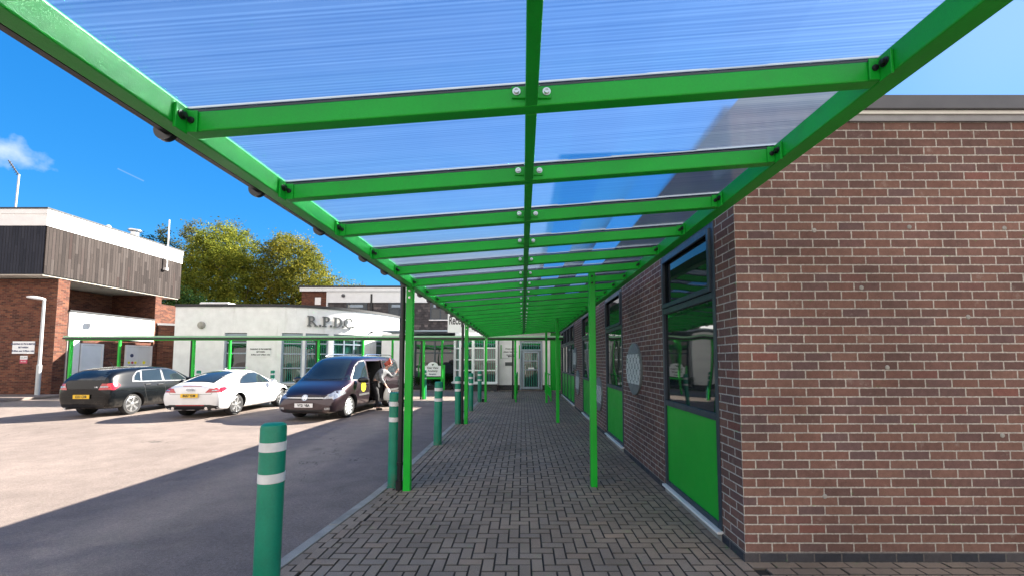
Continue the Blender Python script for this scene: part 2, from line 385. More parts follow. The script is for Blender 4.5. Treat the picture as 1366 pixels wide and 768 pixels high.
def render_wall():
    g = G('white_render'); P = g.pos(); sp = g.node('ShaderNodeSeparateXYZ', {0: P})
    v = g.node('ShaderNodeCombineXYZ', {0: g.M('MULTIPLY', sp.outputs[0], 2.2), 1: g.M('MULTIPLY', sp.outputs[1], 2.2), 2: g.M('MULTIPLY', sp.outputs[2], .22)}).outputs[0]
    streak = g.rng(g.noise(v, 1.6, 5, .65), .58, .82, 0, .4)
    k = g.M('MULTIPLY', g.rng(g.noise(P, 2.5, 5), .3, .7, .90, 1.05), g.rng(g.noise(P, 60, 3, .7), .3, .7, .93, 1.06))
    c = g.mix(1., (.76,.78,.79), g.node('ShaderNodeCombineColor', {0: k, 1: k, 2: k}).outputs[0], 'MULTIPLY')
    c = g.mix(streak, c, (.33,.35,.30))
    return g.bsdf(c, .85, 0., g.bump(g.noise(P, 90, 3, .7), .006, .7), .25)
MAT['render'] = render_wall()
def boards(name, stops, w=.14):
    g = G(name); geo = g.node('ShaderNodeNewGeometry'); sp = g.node('ShaderNodeSeparateXYZ', {0: geo.outputs['Position']})
    u = g.M('ADD', sp.outputs[0], sp.outputs[1]); q = g.M('ADD', g.M('DIVIDE', u, w), 300.); i = g.M('FLOOR', q); fr = g.M('FRACT', q)
    h = g.M('FLOOR', g.M('ADD', g.M('DIVIDE', sp.outputs[2], 1.3), g.M('MULTIPLY', g.M('FRACT', g.M('MULTIPLY', i, .37)), 1.)))
    wn = g.node('ShaderNodeTexWhiteNoise', {'Vector': g.node('ShaderNodeCombineXYZ', {0: i, 1: h}).outputs[0]}, noise_dimensions='2D')
    c = g.ramp(wn.outputs['Value'], stops)
    v = g.node('ShaderNodeCombineXYZ', {0: g.M('MULTIPLY', u, 30.), 1: 0., 2: g.M('MULTIPLY', sp.outputs[2], 1.4)}).outputs[0]
    k = g.rng(g.noise(v, 1., 5, .7), .3, .7, .7, 1.25)
    c = g.mix(1., c, g.node('ShaderNodeCombineColor', {0: k, 1: k, 2: k}).outputs[0], 'MULTIPLY')
    gap = g.rng(g.M('MINIMUM', fr, g.M('SUBTRACT', 1, fr)), .03, .08)
    return g.bsdf(g.mix(gap, (.01,.009,.009), c), .8, 0., g.bump(g.M('ADD', gap, g.M('MULTIPLY', k, .2)), .012), .25)
MAT['timber'] = boards('weathered_timber_boards', [(0,(.016,.011,.010)),(.3,(.025,.018,.016)),(.6,(.036,.027,.024)),(.85,(.052,.042,.039)),(1,(.026,.014,.012))])
MAT['navyboards'] = boards('dark_boarding', [(0,(.018,.021,.032)),(.5,(.024,.027,.04)),(1,(.03,.033,.046))])
def glass(name, c=(.008,.012,.014), rough=.03, tint=.5):
    g = G(name); P = g.pos()
    n = g.noise(P, 1.3, 2)
    return g.bsdf(g.mix(g.rng(n, .3, .7), c, tuple(x*1.6 + .002 for x in c)), rough, 0., g.bump(g.noise(P, .9, 1), .012), tint)
MAT['glass'] = glass('dark_window_glass', tint=.9)
MAT['carglass'] = glass('tinted_car_glass', (.012,.018,.022), .02, .7)
def blinds():
    g = G('teal_vertical_blinds_behind_glass'); P = g.pos(); sp = g.node('ShaderNodeSeparateXYZ', {0: P})
    w = g.M('SINE', g.M('MULTIPLY', g.M('ADD', sp.outputs[0], sp.outputs[1]), 2*math.pi/.13))
    c = g.mix(g.rng(w, -.2, .5), (.006,.02,.018), (.03,.15,.115))
    return g.bsdf(c, .04, 0., g.bump(g.noise(P, .9, 1), .012), .9)
MAT['blinds'] = blinds()
def tiles():
    g = G('dark_hung_tiles'); P = g.pos(); sp = g.node('ShaderNodeSeparateXYZ', {0: P})
    zz = g.M('DIVIDE', sp.outputs[2], .24); row = g.M('FLOOR', zz)
    uo = g.M('ADD', g.M('DIVIDE', sp.outputs[0], .33), g.M('ADD', 200., g.M('MULTIPLY', g.M('MODULO', g.M('ADD', row, 100.), 2.), .5)))
    fu = g.M('FRACT', uo); fz = g.M('FRACT', zz)
    wn = g.node('ShaderNodeTexWhiteNoise', {'Vector': g.node('ShaderNodeCombineXYZ', {0: g.M('FLOOR', uo), 1: row}).outputs[0]}, noise_dimensions='2D').outputs['Value']
    c = g.ramp(wn, [(0,(.022,.02,.024)),(.6,(.045,.04,.044)),(.9,(.075,.065,.066)),(1,(.14,.12,.12))])
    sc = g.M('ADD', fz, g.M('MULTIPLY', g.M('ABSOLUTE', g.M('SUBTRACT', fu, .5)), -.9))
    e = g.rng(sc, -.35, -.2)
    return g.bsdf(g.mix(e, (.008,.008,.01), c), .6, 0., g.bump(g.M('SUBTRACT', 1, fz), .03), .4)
MAT['tiles'] = tiles()
def discmat():
    g = G('mosaic_band'); p = g.obj(); sp = g.node('ShaderNodeSeparateXYZ', {0: p})
    ch = g.node('ShaderNodeTexChecker', {'Vector': g.node('ShaderNodeCombineXYZ', {0: g.M('MULTIPLY', sp.outputs[1], 11.), 1: g.M('MULTIPLY', sp.outputs[2], 11.), 2: .5}).outputs[0], 'Color1': (.56,.58,.55,1), 'Color2': (.10,.12,.12,1), 'Scale': 1.}).outputs[0]
    v = g.noise(p, 24, 3)
    return g.bsdf(g.mix(g.rng(v, .42, .58), ch, (.46,.49,.47)), .6, 0., None, .3)
MAT['mosaic'] = discmat()
MAT['disc'] = paint('grey_speckled_disc', (.16,.18,.18), .7, .2, 9, fine=.35)

# ------------------------------------------------------------------ ground
g_ = MB().add([(-260,-120,0),(260,-120,0),(260,420,0),(-260,420,0)], [(0,1,2,3)])
tag(g_.build('ground', MAT['asphalt']), kind='structure')
KX = [(-2,-2.35),(1.0,-2.13),(3.37,-1.93),(5.5,-1.74),(8,-1.735),(10.5,-1.73),(17.0,-1.73)]
def kerbx(y):
    for (a, xa), (b, xb) in zip(KX, KX[1:]):
        if y <= b: return xa + (xb - xa)*(max(y, a) - a)/(b - a)
    return KX[-1][1]
YE = 22.2
j = MB()
ys = [.6 + i*.4 for i in range(55)]
for a, b in zip(ys, ys[1:]):
    j.add([(kerbx(a)-.02, a, .004), (1.9, a, .004), (1.9, b, .004), (kerbx(b)-.02, b, .004)], [(0,1,2,3)])
j.add([(1.9,.6,.004),(9,.6,.004),(9,3.45,.004),(1.9,3.45,.004)], [(0,1,2,3)])
tag(j.build('paving_bed', MAT['joint']), kind='structure')
pv = MB()
def block(x0, x1, y0, y1):
    gp = .0035; ch = .0048; z = .022 + random.gauss(0, .0011)
    xs = [max(x, kerbx(y) + .005) for x, y in ((x0+gp, y0+gp), (x1-gp, y0+gp), (x1-gp, y1-gp), (x0+gp, y1-gp))]
    if min(xs[1]-xs[0], xs[2]-xs[3]) < .02: return
    base = [(xs[0], y0+gp), (xs[1], y0+gp), (xs[2], y1-gp), (xs[3], y1-gp)]
    tx, ty = random.gauss(0, .006), random.gauss(0, .006)
    cx = sum(p[0] for p in base)/4; cy = sum(p[1] for p in base)/4
    top = [(px + (ch if px < cx else -ch), py + (ch if py < cy else -ch)) for px, py in base]
    zz = lambda p: z + (p[0]-cx)*tx + (p[1]-cy)*ty
    pv.add([(p[0], p[1], .003) for p in base] + [(p[0], p[1], zz(p) - ch) for p in base] + [(p[0], p[1], zz(p)) for p in top],
        [(8,9,10,11)])
    n_ = len(pv.v); pv.cur = 1
    pv.f += [[n_ - 12 + i for i in q] for q in [(k, (k+1)%4, 4+(k+1)%4, 4+k) for k in range(4)] + [(4+k, 4+(k+1)%4, 8+(k+1)%4, 8+k) for k in range(4)]]; pv.mi += [1]*8; pv.cur = 0
U = .1
X0 = -1.53
for jj in range(-1, 200):
    for ii in range(-10, 34):
        k = (ii - jj) % 4
        x = X0 + ii*U; y = 1.6 + jj*U
        if y > YE: continue
        lim = kerbx(y) + .2
        if k == 0: a = (x, x + 2*U, y, y + U)
        elif k == 3: a = (x, x + U, y, y + 2*U)
        else: continue
        if a[1] < lim - .02 or a[0] > 1.62: continue
        a = (max(a[0], lim), min(a[1], 1.64), a[2], a[3])
        if a[1] - a[0] < .03: continue
        block(*a)
y = 1.6
while y < YE:
    for c in range(2):
        o = .1*c
        x = kerbx(y + .1) + o
        block(x, x + .1, y + o, y + o + .2)
    for c in range(2):
        block(1.64 + .1*c, 1.74 + .1*c, y + .1*c, y + .1*c + .2)
    y += .2
for r_ in range(3):
    x = 1.84 + (.1 if r_ % 2 else 0)
    while x < 8:
        block(x, x + .2, 3.45 - .1*(r_+1), 3.45 - .1*r_); x += .2
for jj in range(0, 16):
    for ii in range(0, 62):
        k = (ii - jj) % 4; x = 1.84 + ii*U; y = 1.6 + jj*U
        if k == 0 and y < 3.14: block(x, x + 2*U, y, y + U)
        elif k == 3 and y < 3.05: block(x, x + U, y, y + 2*U)
tag(pv.build('block_paving', [MAT['paver'], MAT['chamfer']]), kind='structure')
kb = MB(); y = .6
while y < 16.9:
    L = .9
    a, b = y + .004, y + L - .004
    kb.add([(kerbx(a)-.105, a, 0), (kerbx(a)-.002, a, 0), (kerbx(b)-.002, b, 0), (kerbx(b)-.105, b, 0),
            (kerbx(a)-.105, a, .026), (kerbx(a)-.002, a, .026), (kerbx(b)-.002, b, .026), (kerbx(b)-.105, b, .026)],
           [(4,5,6,7),(0,1,5,4),(1,2,6,5),(2,3,7,6),(3,0,4,7)])
    y += L
tag(kb.build('kerb', MAT['kerb'], bev=.006), kind='structure')
pvm = MB().box(-60, -21.0, 16.3, 19.0, 0, .11)
tag(pvm.build('pavement', MAT['asphalt'], bev=.015), kind='structure')

# ------------------------------------------------------------------ right-hand brick building
WX, WY, WT = 1.84, 3.45, 3.77
WIN = [(3.82, 5.28), (7.43, 8.92), (10.97, 12.40), (14.34, 18.86)]
Z0, Z1 = .115, 3.02
rb = empty('brick_building', (6, 11, 0), 'long single storey brown brick building beside the green covered walkway', 'building')
w = MB()
w.box(WX, 14, WY, WY + .25, .0975, WT)                      # end wall facing the camera
e0 = WY + .25
for a, b in WIN + [(19.6, 19.6)]:
    if a > e0: w.box(WX, WX + .25, e0, a, .0975, WT)
    if b > a: w.box(WX, WX + .25, a, b, Z1 + .03, WT)
    e0 = b
w.box(WX + .3, 13.9, WY + .3, 19.5, .0, WT - .02); w.box(2.55, 13.9, 19.75, 23.25, 0, WT)  # far box: unseen extension added to keep sun off the walkway end
w.build('wall', MAT['brick'], rb)
MB().box(WX - .012, 14.01, WY - .012, WY + .2, .0, .0972).build('plinth', MAT['plinth'], rb, bev=.004)
e0 = WY + .2
for a, b in WIN + [(19.6, 19.6)]:
    if a > e0: MB().box(WX - .012, WX + .2, e0, a, .0, .0972).build('plinth', MAT['plinth'], rb, bev=.004)
    e0 = b
for a, b in WIN:
    MB().box(WX - .02, WX + .2, a + .002, b - .002, 0, .085).build('concrete_base', MAT['cream'], rb, bev=.006)
MB().box(WX - .10, 14.1, WY - .06, 19.7, WT + .09, WT + .215).build('coping', MAT['coping'], rb, bev=.006)
MB().box(WX - .05, 14.05, WY - .035, 19.65, WT + .058, WT + .088).build('flashing', MAT['white_strip'], rb)
MB().box(WX - .03, 14.03, WY - .02, 19.6, WT + .002, WT + .057).build('concrete_band', MAT['ridge'], rb)
pst = MB().box(WX - .02, WX + .34, WY - .03, WY + .3, 3.27, 3.37); pst.build('padstone', MAT['cream'], rb, bev=.008)
# mortar dabs left from old fixings on the end wall
for (x, z) in ((2.55,2.80),(3.37,2.83),(4.2,2.82),(3.12,1.62),(4.05,1.05),(5.0,1.08),(2.5,.55),(3.8,2.05),(4.55,1.9),(2.9,2.3)):
    MB().lathe([(.021,-.001),(.017,.004),(.0,.006)], 9, frame((1,0,0),(0,0,1),(x + random.uniform(-.03,.03), WY - .0005, z))).build('mortar_dab', MAT['cream'], rb)
def wbar(m, y0, y1, z0, z1, d=.05, x=None):
    x = WX - .012 if x is None else x
    m.box(x, x + d, y0, y1, z0, z1)
for wi, (a, b) in enumerate(WIN):
    f = MB(); fw = .055
    wbar(f, a, a + fw, Z0, Z1, .07); wbar(f, b - fw, b, Z0, Z1, .07)
    wbar(f, a + fw, b - fw, Z0, Z0 + fw, .07); wbar(f, a + fw, b - fw, Z1 - fw, Z1, .07)
    cols = [(a + fw, b - fw)] if wi < 3 else []
    if wi == 3:
        n = 4; st = (b - a - fw)/n
        for k in range(1, n): wbar(f, a + k*st, a + k*st + fw, Z0 + fw, Z1 - fw, .069)
        cols = [(a + k*st + fw, a + (k+1)*st) for k in range(n)]
    for (c0, c1) in cols:
        wbar(f, c0, c1, 1.11, 1.175, .068); wbar(f, c0, c1, 2.27, 2.34, .068)
    fo = f.build('window', MAT['anthracite'], rb, bev=.005)
    for (c0, c1) in cols:
        s = MB()                                        # opening light at the top, with its own sash
        wbar(s, c0 + .003, c0 + .05, 2.343, Z1 - fw - .003, .03, WX - .035); wbar(s, c1 - .05, c1 - .003, 2.343, Z1 - fw - .003, .03, WX - .035)
        wbar(s, c0 + .05, c1 - .05, 2.343, 2.393, .03, WX - .035); wbar(s, c0 + .05, c1 - .05, Z1 - fw - .053, Z1 - fw - .003, .03, WX - .035)
        s.build('sash', MAT['anthracite'], fo, bev=.004)
        MB().box(WX + .02, WX + .03, c0, c1, 2.34, Z1 - fw).box(WX + .02, WX + .03, c0, c1, 1.175, 2.27).build('pane', MAT['glass'], fo)
        MB().box(WX + .012, WX + .03, c0, c1, Z0 + fw, 1.11).build('infill_panel', MAT['infill'], fo)
    MB().box(WX - .055, WX + .1, a - .01, b + .01, .088, .112).build('sill', MAT['white'], fo, bev=.004)
    MB().box(WX - .03, WX + .02, a, b, Z1 + .002, Z1 + .03).build('drip_flashing', MAT['white'], fo)
# round plaques on the brickwork
for (y, z, r, lab) in ((6.63,1.54,.42,'grey round plaque with a checked white mosaic band on brickwork between the two nearest windows'),
                       (9.72,.88,.40,'low pale round plaque on brickwork past the second window from the corner'),
                       (13.40,.95,.40,'lower of two round plaques at the far end of the brick wall'),
                       (14.02,1.74,.38,'upper of two round plaques at the far end of the brick wall')):
    q = empty('wall_plaque', (WX - .002, y, z), lab, 'plaque', 'round plaques on the long brick wall')
    M = frame((0,-1,0),(0,0,1),(WX - .002, y, z))
    MB().lathe([(r,0),(r,.028),(r-.012,.034),(0,.034)], 48, M).build('disc', MAT['disc'], q, smooth=True)
    h = .24 if r > .41 else .2
    pts = []
    for k in range(9):
        t = -h + 2*h*k/8; pts.append((math.sqrt(r*r - t*t)*.97, t))
    poly = pts + [(-a, b) for a, b in reversed(pts)]
    MB().prism(poly, Matrix.Translation((-.0345,0,0)) @ M, .006).build('mosaic_panel', MAT['mosaic'], q)

# ------------------------------------------------------------------ green covered walkway
cw = empty('covered_walkway', (0, 8, 0), 'long green steel canopy with clear fluted roof sheets over block paving', 'canopy')
SL = .0776
zt = lambda x: 2.705 + SL*(x + 1.4)
YA, YB = -1.25, 16.75
RY = [1.62 + .7*k for k in range(-4, 22)]
MB().box(-1.48, -1.4, YA, YB, 2.63, 2.735).build('eaves_beam', MAT['green'], cw, bev=.006)
MB().box(1.5, 1.6, YA, YB, 2.845, 2.955).build('eaves_beam', MAT['green'], cw, bev=.006)
gt = MB()
prof = [(-1.483,2.745),(-1.486,2.665),(-1.497,2.64),(-1.525,2.64),(-1.545,2.665),(-1.552,2.75),(-1.544,2.75),(-1.538,2.67),(-1.52,2.652),(-1.50,2.652),(-1.494,2.67),(-1.491,2.745)]
gt.add([(x, YA, z) for x, z in prof] + [(x, YB, z) for x, z in prof], [(i, (i+1)%12, 12+(i+1)%12, 12+i) for i in range(12)] + [list(range(12)), list(range(23, 11, -1))])
gt.build('gutter', MAT['black'], cw)
proto = {}
raf = MB(); b = .085
def sbox(m, x0, x1, y0, y1, h0, h1):
    m.add([(x0,y0,zt(x0)+h0),(x1,y0,zt(x1)+h0),(x1,y1,zt(x1)+h0),(x0,y1,zt(x0)+h0),(x0,y0,zt(x0)+h1),(x1,y0,zt(x1)+h1),(x1,y1,zt(x1)+h1),(x0,y1,zt(x0)+h1)],
          [(0,3,2,1),(4,5,6,7),(0,1,5,4),(1,2,6,5),(2,3,7,6),(3,0,4,7)])
sbox(raf, -1.398, 1.498, 0, .06, -b, 0)
rafo = raf.build('rafter', MAT['green'], None, bev=.006)
for x, sgn in ((-1.398, 1), (1.498, -1)):
    pt = MB()
    xa, xb = sorted((x, x + sgn*.012)); pt.box(xa, xb, -.06, -.002, zt(x) - b - .012, zt(x) + .006)
    xa, xb = sorted((x + sgn*.0121, x + sgn*.055)); pt.box(xa, xb, -.009, -.002, zt(x) - b - .004, zt(x) + .003)
    pt.build('bracket', MAT['green'], rafo, bev=.002)
    M = frame((0,1,0),(0,0,1),(x + sgn*.012, -.034, zt(x) - .032)) if sgn > 0 else frame((0,-1,0),(0,0,1),(x + sgn*.012, -.034, zt(x) - .032))
    eb = MB().lathe([(.019,0),(.019,.005),(.012,.0055),(.012,.018),(0,.019)], 12, M)
    eb.lathe([(.014,0),(.013,.006),(0,.007)], 12, frame((1,0,0),(0,0,1),(x + sgn*.032, -.0092, zt(x) - .04)))
    eb.build('bolt', MAT['black'], rafo, smooth=True)
MB().box(-.045, .12, -.008, -.001, zt(.03) - b + .030, zt(.03) - .004).build('bracket', MAT['green'], rafo, bev=.003)
bz = zt(.03) - .028
for x in (-.025, .10):
    MB().lathe([(.017,0),(.017,.004),(.0115,.0045),(.0115,.012),(.006,.0122),(.006,.009),(0,.009)], 14, frame((1,0,0),(0,0,1),(x, -.008, bz))).build('bolt', MAT['steel'], rafo, smooth=True)
st_ = MB(); sbox(st_, -1.398, 1.498, .003, .057, .001, .009); st_.build('gasket', MAT['coping'], rafo)
cap_ = MB(); sbox(cap_, -1.52, 1.52, .015, .045, .024, .032); cap_.build('glazing_bar', MAT['steel'], rafo)
pur = MB(); sbox(pur, .012, .062, .062, .698, -.085, .004); puro = pur.build('purlin', MAT['green'], None, bev=.004)
shm = MB()
NX = 12
for i in range(NX):
    xa = -1.5 + 3.03*i/NX; xb = -1.5 + 3.03*(i+1)/NX
    shm.add([(xa,.02,zt(xa)+.021),(xb,.02,zt(xb)+.021),(xb,.74,zt(xb)+.021),(xa,.74,zt(xa)+.021)], [(0,1,2,3)])
sho = shm.build('roof_sheet', MAT['sheet'], None)
off = wloc(cw)
for i, y in enumerate(RY):
    for o in (rafo, puro, sho):
        if o is not rafo and i == len(RY) - 1: continue
        c = o if i == 0 else copy_tree(o)
        c.parent = cw; c.location = Vector((0, y, 0)) - off
br = MB(); bro = None
for k in range(24):
    y = -.6 + k*.72 + (.12 if k % 3 == 0 else 0)
    MB().lathe([(.046,-.012),(.046,.012)], 18, frame((1,0,0),(0,0,1),(-1.53, y, 2.662))).build('gutter_bracket', MAT['black'], cw, smooth=True)
for y in (5.26, 10.68, 16.3):
    po = MB().box(-1.525, -1.435, y, y + .09, .01, 2.70).build('post', MAT['green'], cw, bev=.007)
    for z in (2.50, 2.59): MB().lathe([(.017,0),(.015,.008),(0,.01)], 12, frame((1,0,0),(0,0,1),(-1.48, y, z))).build('bolt', MAT['steel'], po, smooth=True)
    MB().tube([(-1.585, y + .05, .0), (-1.585, y + .05, .14)], .045, 14).build('post_shoe', MAT['black'], po, smooth=True)
for y in (5.42, 10.9, 16.0):
    po = MB().box(.90, .985, y, y + .085, .01, zt(.94) - .0).build('post', MAT['green'], cw, bev=.007)
    for z in (2.72, 2.81): MB().lathe([(.015,0),(.013,.008),(0,.01)], 12, frame((1,0,0),(0,0,1),(.942, y, z))).build('bolt', MAT['black'], po, smooth=True)
for y in (5.33, 10.72):
    dp = MB().tube([(-1.585, y, .02), (-1.585, y, 2.64)], .034, 16).build('downpipe', MAT['black'], cw, smooth=True)
    for z in (.35, 1.15, 2.0): MB().tube([(-1.585, y, z - .02), (-1.585, y, z + .02)], .042, 14).box(-1.56, -1.526, y - .014, y + .014, z - .012, z + .012).build('pipe_clip', MAT['black'], dp, smooth=True)

# ------------------------------------------------------------------ cross canopy in front of the far buildings
cc = empty('entrance_canopy', (-9, 18.6, 0), 'long low green canopy crossing in front of the white rendered building', 'canopy')
CX0, CX1, CY0, CY1 = -19.85, 1.75, 17.55, 19.85
zc = lambda y: 2.69 + (y - CY0)*.085
MB().box(CX0, CX1, CY0, CY0 + .1, 2.54, 2.66).build('eaves_beam', MAT['green'], cc, bev=.006)
MB().box(CX0, CX1, CY1 - .1, CY1, 2.72, 2.84).build('eaves_beam', MAT['green'], cc, bev=.006)
MB().box(CX0 - .03, CX1, CY0 - .1, CY0 - .003, 2.585, 2.66).build('gutter', MAT['black'], cc, bev=.015)
MB().box(CX0 - .03, CX1, CY0 - .06, CY0 + .06, 2.672, 2.735).build('edge_trim', MAT['palegreen'], cc)
xs = [CX0 + .03 + k*.72 for k in range(31)]
ro = MB().add([(x, y, z) for x in (0, .05) for (y, z) in ((CY0+.1, 2.60), (CY1-.1, 2.78), (CY1-.1, 2.86), (CY0+.1, 2.68))], [(0,1,2,3),(4,7,6,5),(0,4,5,1),(3,2,6,7)])
rro = ro.build('rafter', MAT['green'], None)
shc = MB().add([(0, CY0 - .04, 2.70), (.72, CY0 - .04, 2.70), (.72, CY1 + .03, 2.885), (0, CY1 + .03, 2.885)], [(0,1,2,3)]).build('roof_sheet', MAT['sheet'], None)
oc = wloc(cc)
for i, x in enumerate(xs):
    for o in (rro, shc):
        if o is shc and i == len(xs)-1: continue
        c = o if i == 0 else o.copy()
        if i: COL.objects.link(c)
        c.parent = cc; c.location = Vector((x, 0, 0)) - oc
for x in (-19.66, -14.33, -8.9, -4.33, -.36):
    MB().box(x, x + .09, CY0 + .004, CY0 + .094, .01, 2.54).build('post', MAT['green'], cc, bev=.006)
    MB().tube([(x - .06, CY0 + .05, .0), (x - .06, CY0 + .05, 2.6)], .04, 12).build('downpipe', MAT['black'], cc, smooth=True)
for x in (-19.75, -14.35, -7.85, -6.4, -3.97):
    MB().box(x, x + .09, CY1 - .095, CY1 - .005, .01, 2.72).build('post', MAT['green'], cc, bev=.006)

# ------------------------------------------------------------------ bollards
bp = empty('bollard', (0,0,0), 'x', 'bollard', 'green bollards with white bands')
prof = [(.079,0),(.079,1.225),(.074,1.245),(.06,1.255),(0,1.258)]
MB().lathe(prof, 32).build('shaft', MAT['bollard'], bp, smooth=True)
for z in (1.105, .90): MB().lathe([(.0785,z-.03),(.0812,z-.03),(.0812,z+.03),(.0785,z+.03)], 32).build('reflective_band', MAT['white_tape'], bp, smooth=True)
MB().lathe([(.095,0),(.095,.024),(.08,.03)], 24).build('base_collar', MAT['bollard'], bp, smooth=True)
for i, (x, y, lab) in enumerate(((-1.70,2.78,'tall green bollard with two white bands, nearest, beside the asphalt edge'),
        (-1.70,5.46,'green white-banded bollard tucked behind the black downpipe of the nearest left post'),
        (-1.68,8.12,'green white-banded bollard standing alone on the kerb between two walkway posts'),
        (-1.69,10.72,'green white-banded bollard beside the black downpipe of the second left post'),
        (-1.70,13.45,'green white-banded bollard just beyond the second left walkway post'),
        (-1.71,16.25,'farthest green bollard on the kerb, next to the third left walkway post'),
        (-4.26,17.72,'green bollard touching a black downpipe in front of the school name board'),
        (-13.55,17.0,'green bollard top showing above the roof of the white coupe, at its rear'),
        (-10.45,17.0,'green bollard top showing above the white coupe bonnet, below a window'))):
    o = bp if i == 0 else copy_tree(bp)
    o.location = (x, y, .0 if i > 5 or x < -2 else 0); o['label'] = lab; o.rotation_euler = (random.gauss(0,.006), random.gauss(0,.006), random.uniform(0,6))
bp.rotation_euler = (0, R(.6), 0)

# ------------------------------------------------------------------ left two-storey brick building
LX, LY = -22.0, 19.0
lb = empty('brick_building', (-30, 24, 0), 'two storey brick building with weathered timber cladding on its overhanging upper floor', 'building')
m = MB()
m.box(-60, LX, LY, 19.5, 0, 5.5)                      # front wall and its lit pier
m.box(-60, -24.6, 19.5, 30, 0, 5.5)                    # recessed upper wall
m.box(-24.6, LX, 24.1, 24.5, 0, 5.55)                   # far pier
m.box(-23.6, LX - .08, 19.5, 24.1, 0, 2.75)            # ground floor wall under the fascia
m.build('wall', MAT['brick_far'], lb)
MB().box(-60, -22.03, 18.37, 25.70, 5.55, 5.62).build('soffit', MAT['soffit'], lb)
MB().box(-60, -21.96, 18.36, 25.74, 5.623, 7.85).build('timber_cladding', [MAT['timber']], lb)
MB().box(-60, -22.02, 18.33, 18.358, 5.6, 7.85).build('dark_cladding', [MAT['navyboards']], lb)
MB().box(-60, -21.93, 18.31, 25.77, 7.853, 8.4).build('fascia', MAT['white'], lb)
MB().box(-60, -21.91, 18.29, 25.79, 8.403, 8.63).build('fascia', MAT['white'], lb)
MB().box(-60, -21.88, 18.26, 25.82, 8.633, 8.70).build('roof_edge', MAT['felt'], lb)
MB().box(-23.6, LX + .03, 19.55, 24.08, 2.78, 4.05).build('entrance_fascia', MAT['white'], lb, bev=.01)
MB().box(-24.59, LX + .08, 19.52, 24.09, 4.053, 4.12).build('flat_roof', MAT['felt'], lb)
def door_leaf(y0, y1, n, z1=2.45):
    d = MB().box(LX - .07, LX + .0, y0 - .08, y0, .0, z1 + .08).box(LX - .07, LX, y1, y1 + .08, 0, z1 + .08).box(LX - .07, LX, y0, y1, z1, z1 + .08)
    do = d.build('door', MAT['white'], lb)
    st = (y1 - y0)/n
    for k in range(n):
        MB().box(LX - .06, LX - .025, y0 + k*st + .008, y0 + (k+1)*st - .008, .03, z1 - .008).build('leaf', MAT['upvc'], do, bev=.004)
        yy = y0 + k*st + (.12 if k else st - .12)
        MB().box(LX - .025, LX + .02, yy - .02, yy + .02, .98, 1.2).build('handle', MAT['greysteel'], do)
    return do
door_leaf(20.25, 21.2, 1); dd = door_leaf(22.55, 24.0, 2)
MB().box(LX - .07, LX + .01, 19.56, 20.1, 0, 2.76).build('white_panel', MAT['white'], lb)
for (y, z, r_, m_) in ((22.85,1.95,.1,'navy'),(22.7,1.55,.07,'yellow'),(22.9,1.55,.07,'redsign'),(23.08,1.55,.07,'yellow'),(23.6,1.55,.09,'yellow')):
    MB().lathe([(r_,0),(r_,.006),(0,.006)], 18, frame((0,1,0),(0,0,1),(LX - .024, y, z))).build('notice', MAT[m_], dd)
MB().box(LX - .024, LX - .015, 22.7, 23.1, 1.25, 1.42).build('notice', MAT['greysteel'], dd)
fl = MB().tube([(LX + .04, 20.6, 3.55), (LX + .35, 20.6, 3.7)], .025, 8).build('flood_light', MAT['greysteel'], lb)
MB().obox((LX + .4, 20.6, 3.66), (0,1,0), (1,0,-.5), .3, .12, .2).build('lamp_head', MAT['greysteel'], fl)
MB().tube([(-24.2, 18.9, 8.7), (-24.15, 18.9, 10.55)], .035, 8).build('aerial_pole', MAT['greysteel'], lb)
ae = MB().tube([(-24.15, 18.9, 10.5), (-24.45, 18.7, 11.15)], .03, 8)
for k in range(6):
    c_ = Vector((-24.2 - .04*k, 18.87 - .03*k, 10.55 + .1*k)); ae.tube([c_ - Vector((.18,-.1,0)), c_ + Vector((.18,-.1,0))], .012, 6)
ae.build('aerial', MAT['coping'], lb)
MB().tube([(-23.4, 24.0, 8.6), (-23.4, 24.0, 9.35)], .22, 16).tube([(-23.4, 24.0, 9.42), (-23.4, 24.0, 9.5)], .33, 16).tube([(-23.4,24,9.3),(-23.4,24,9.44)], .12, 8).build('flue', MAT['steel'], lb, smooth=True)
MB().tube([(-21.8, 24.5, 7.2), (-21.8, 24.5, 10.3)], .035, 8).box(-21.95, -21.76, 24.42, 24.58, 7.15, 7.3).build('vent_pole', MAT['white'], lb)
MB().lathe([(.12,0),(.12,.08),(.06,.14),(0,.15)], 14, Matrix.Translation((-22.1, 21.2, 8.7))).build('roof_vent', MAT['white'], lb)
# signs on its shaded front
def sign(name, x0, x1, z0, z1, yf, lab, lines, size, inkm, board='signwhite', group=None, cat='sign', post=None, leading=None):
    q = empty(name, ((x0+x1)/2, yf, z0), lab, cat, group)
    MB().box(x0, x1, yf - .025, yf - .003, z0, z1).build('board', MAT[board], q, bev=.004)
    n = len(lines); L = leading or (z1 - z0)/(n + .4)
    for i, t in enumerate(lines):
        z = (z0+z1)/2 + ((n-1)/2 - i)*L
        text(t, size if not isinstance(size, list) else size[i], frame((1,0,0),(0,0,1),((x0+x1)/2, yf - .0255, z)), MAT[inkm], 'lettering', q, bold=.004)
    return q
PK = ['PARKING IS PROHIBITED', 'BETWEEN', '8.00am and 4.00pm only']
sign('parking_sign', -23.92, -22.88, 1.99, 2.57, LY, 'white parking restriction sign on shaded brick wall behind the street lamp', PK, .105, 'navy', leading=.16)
q = empty('notice_sign', (-23.35, LY, 1.54), 'small white and red notice on brick wall below the parking sign', 'sign')
MB().box(-23.52, -23.18, LY - .02, LY - .003, 1.72, 1.89).build('board', MAT['signwhite'], q)
MB().box(-23.52, -23.18, LY - .02, LY - .003, 1.54, 1.717).build('red_board', MAT['redsign'], q)
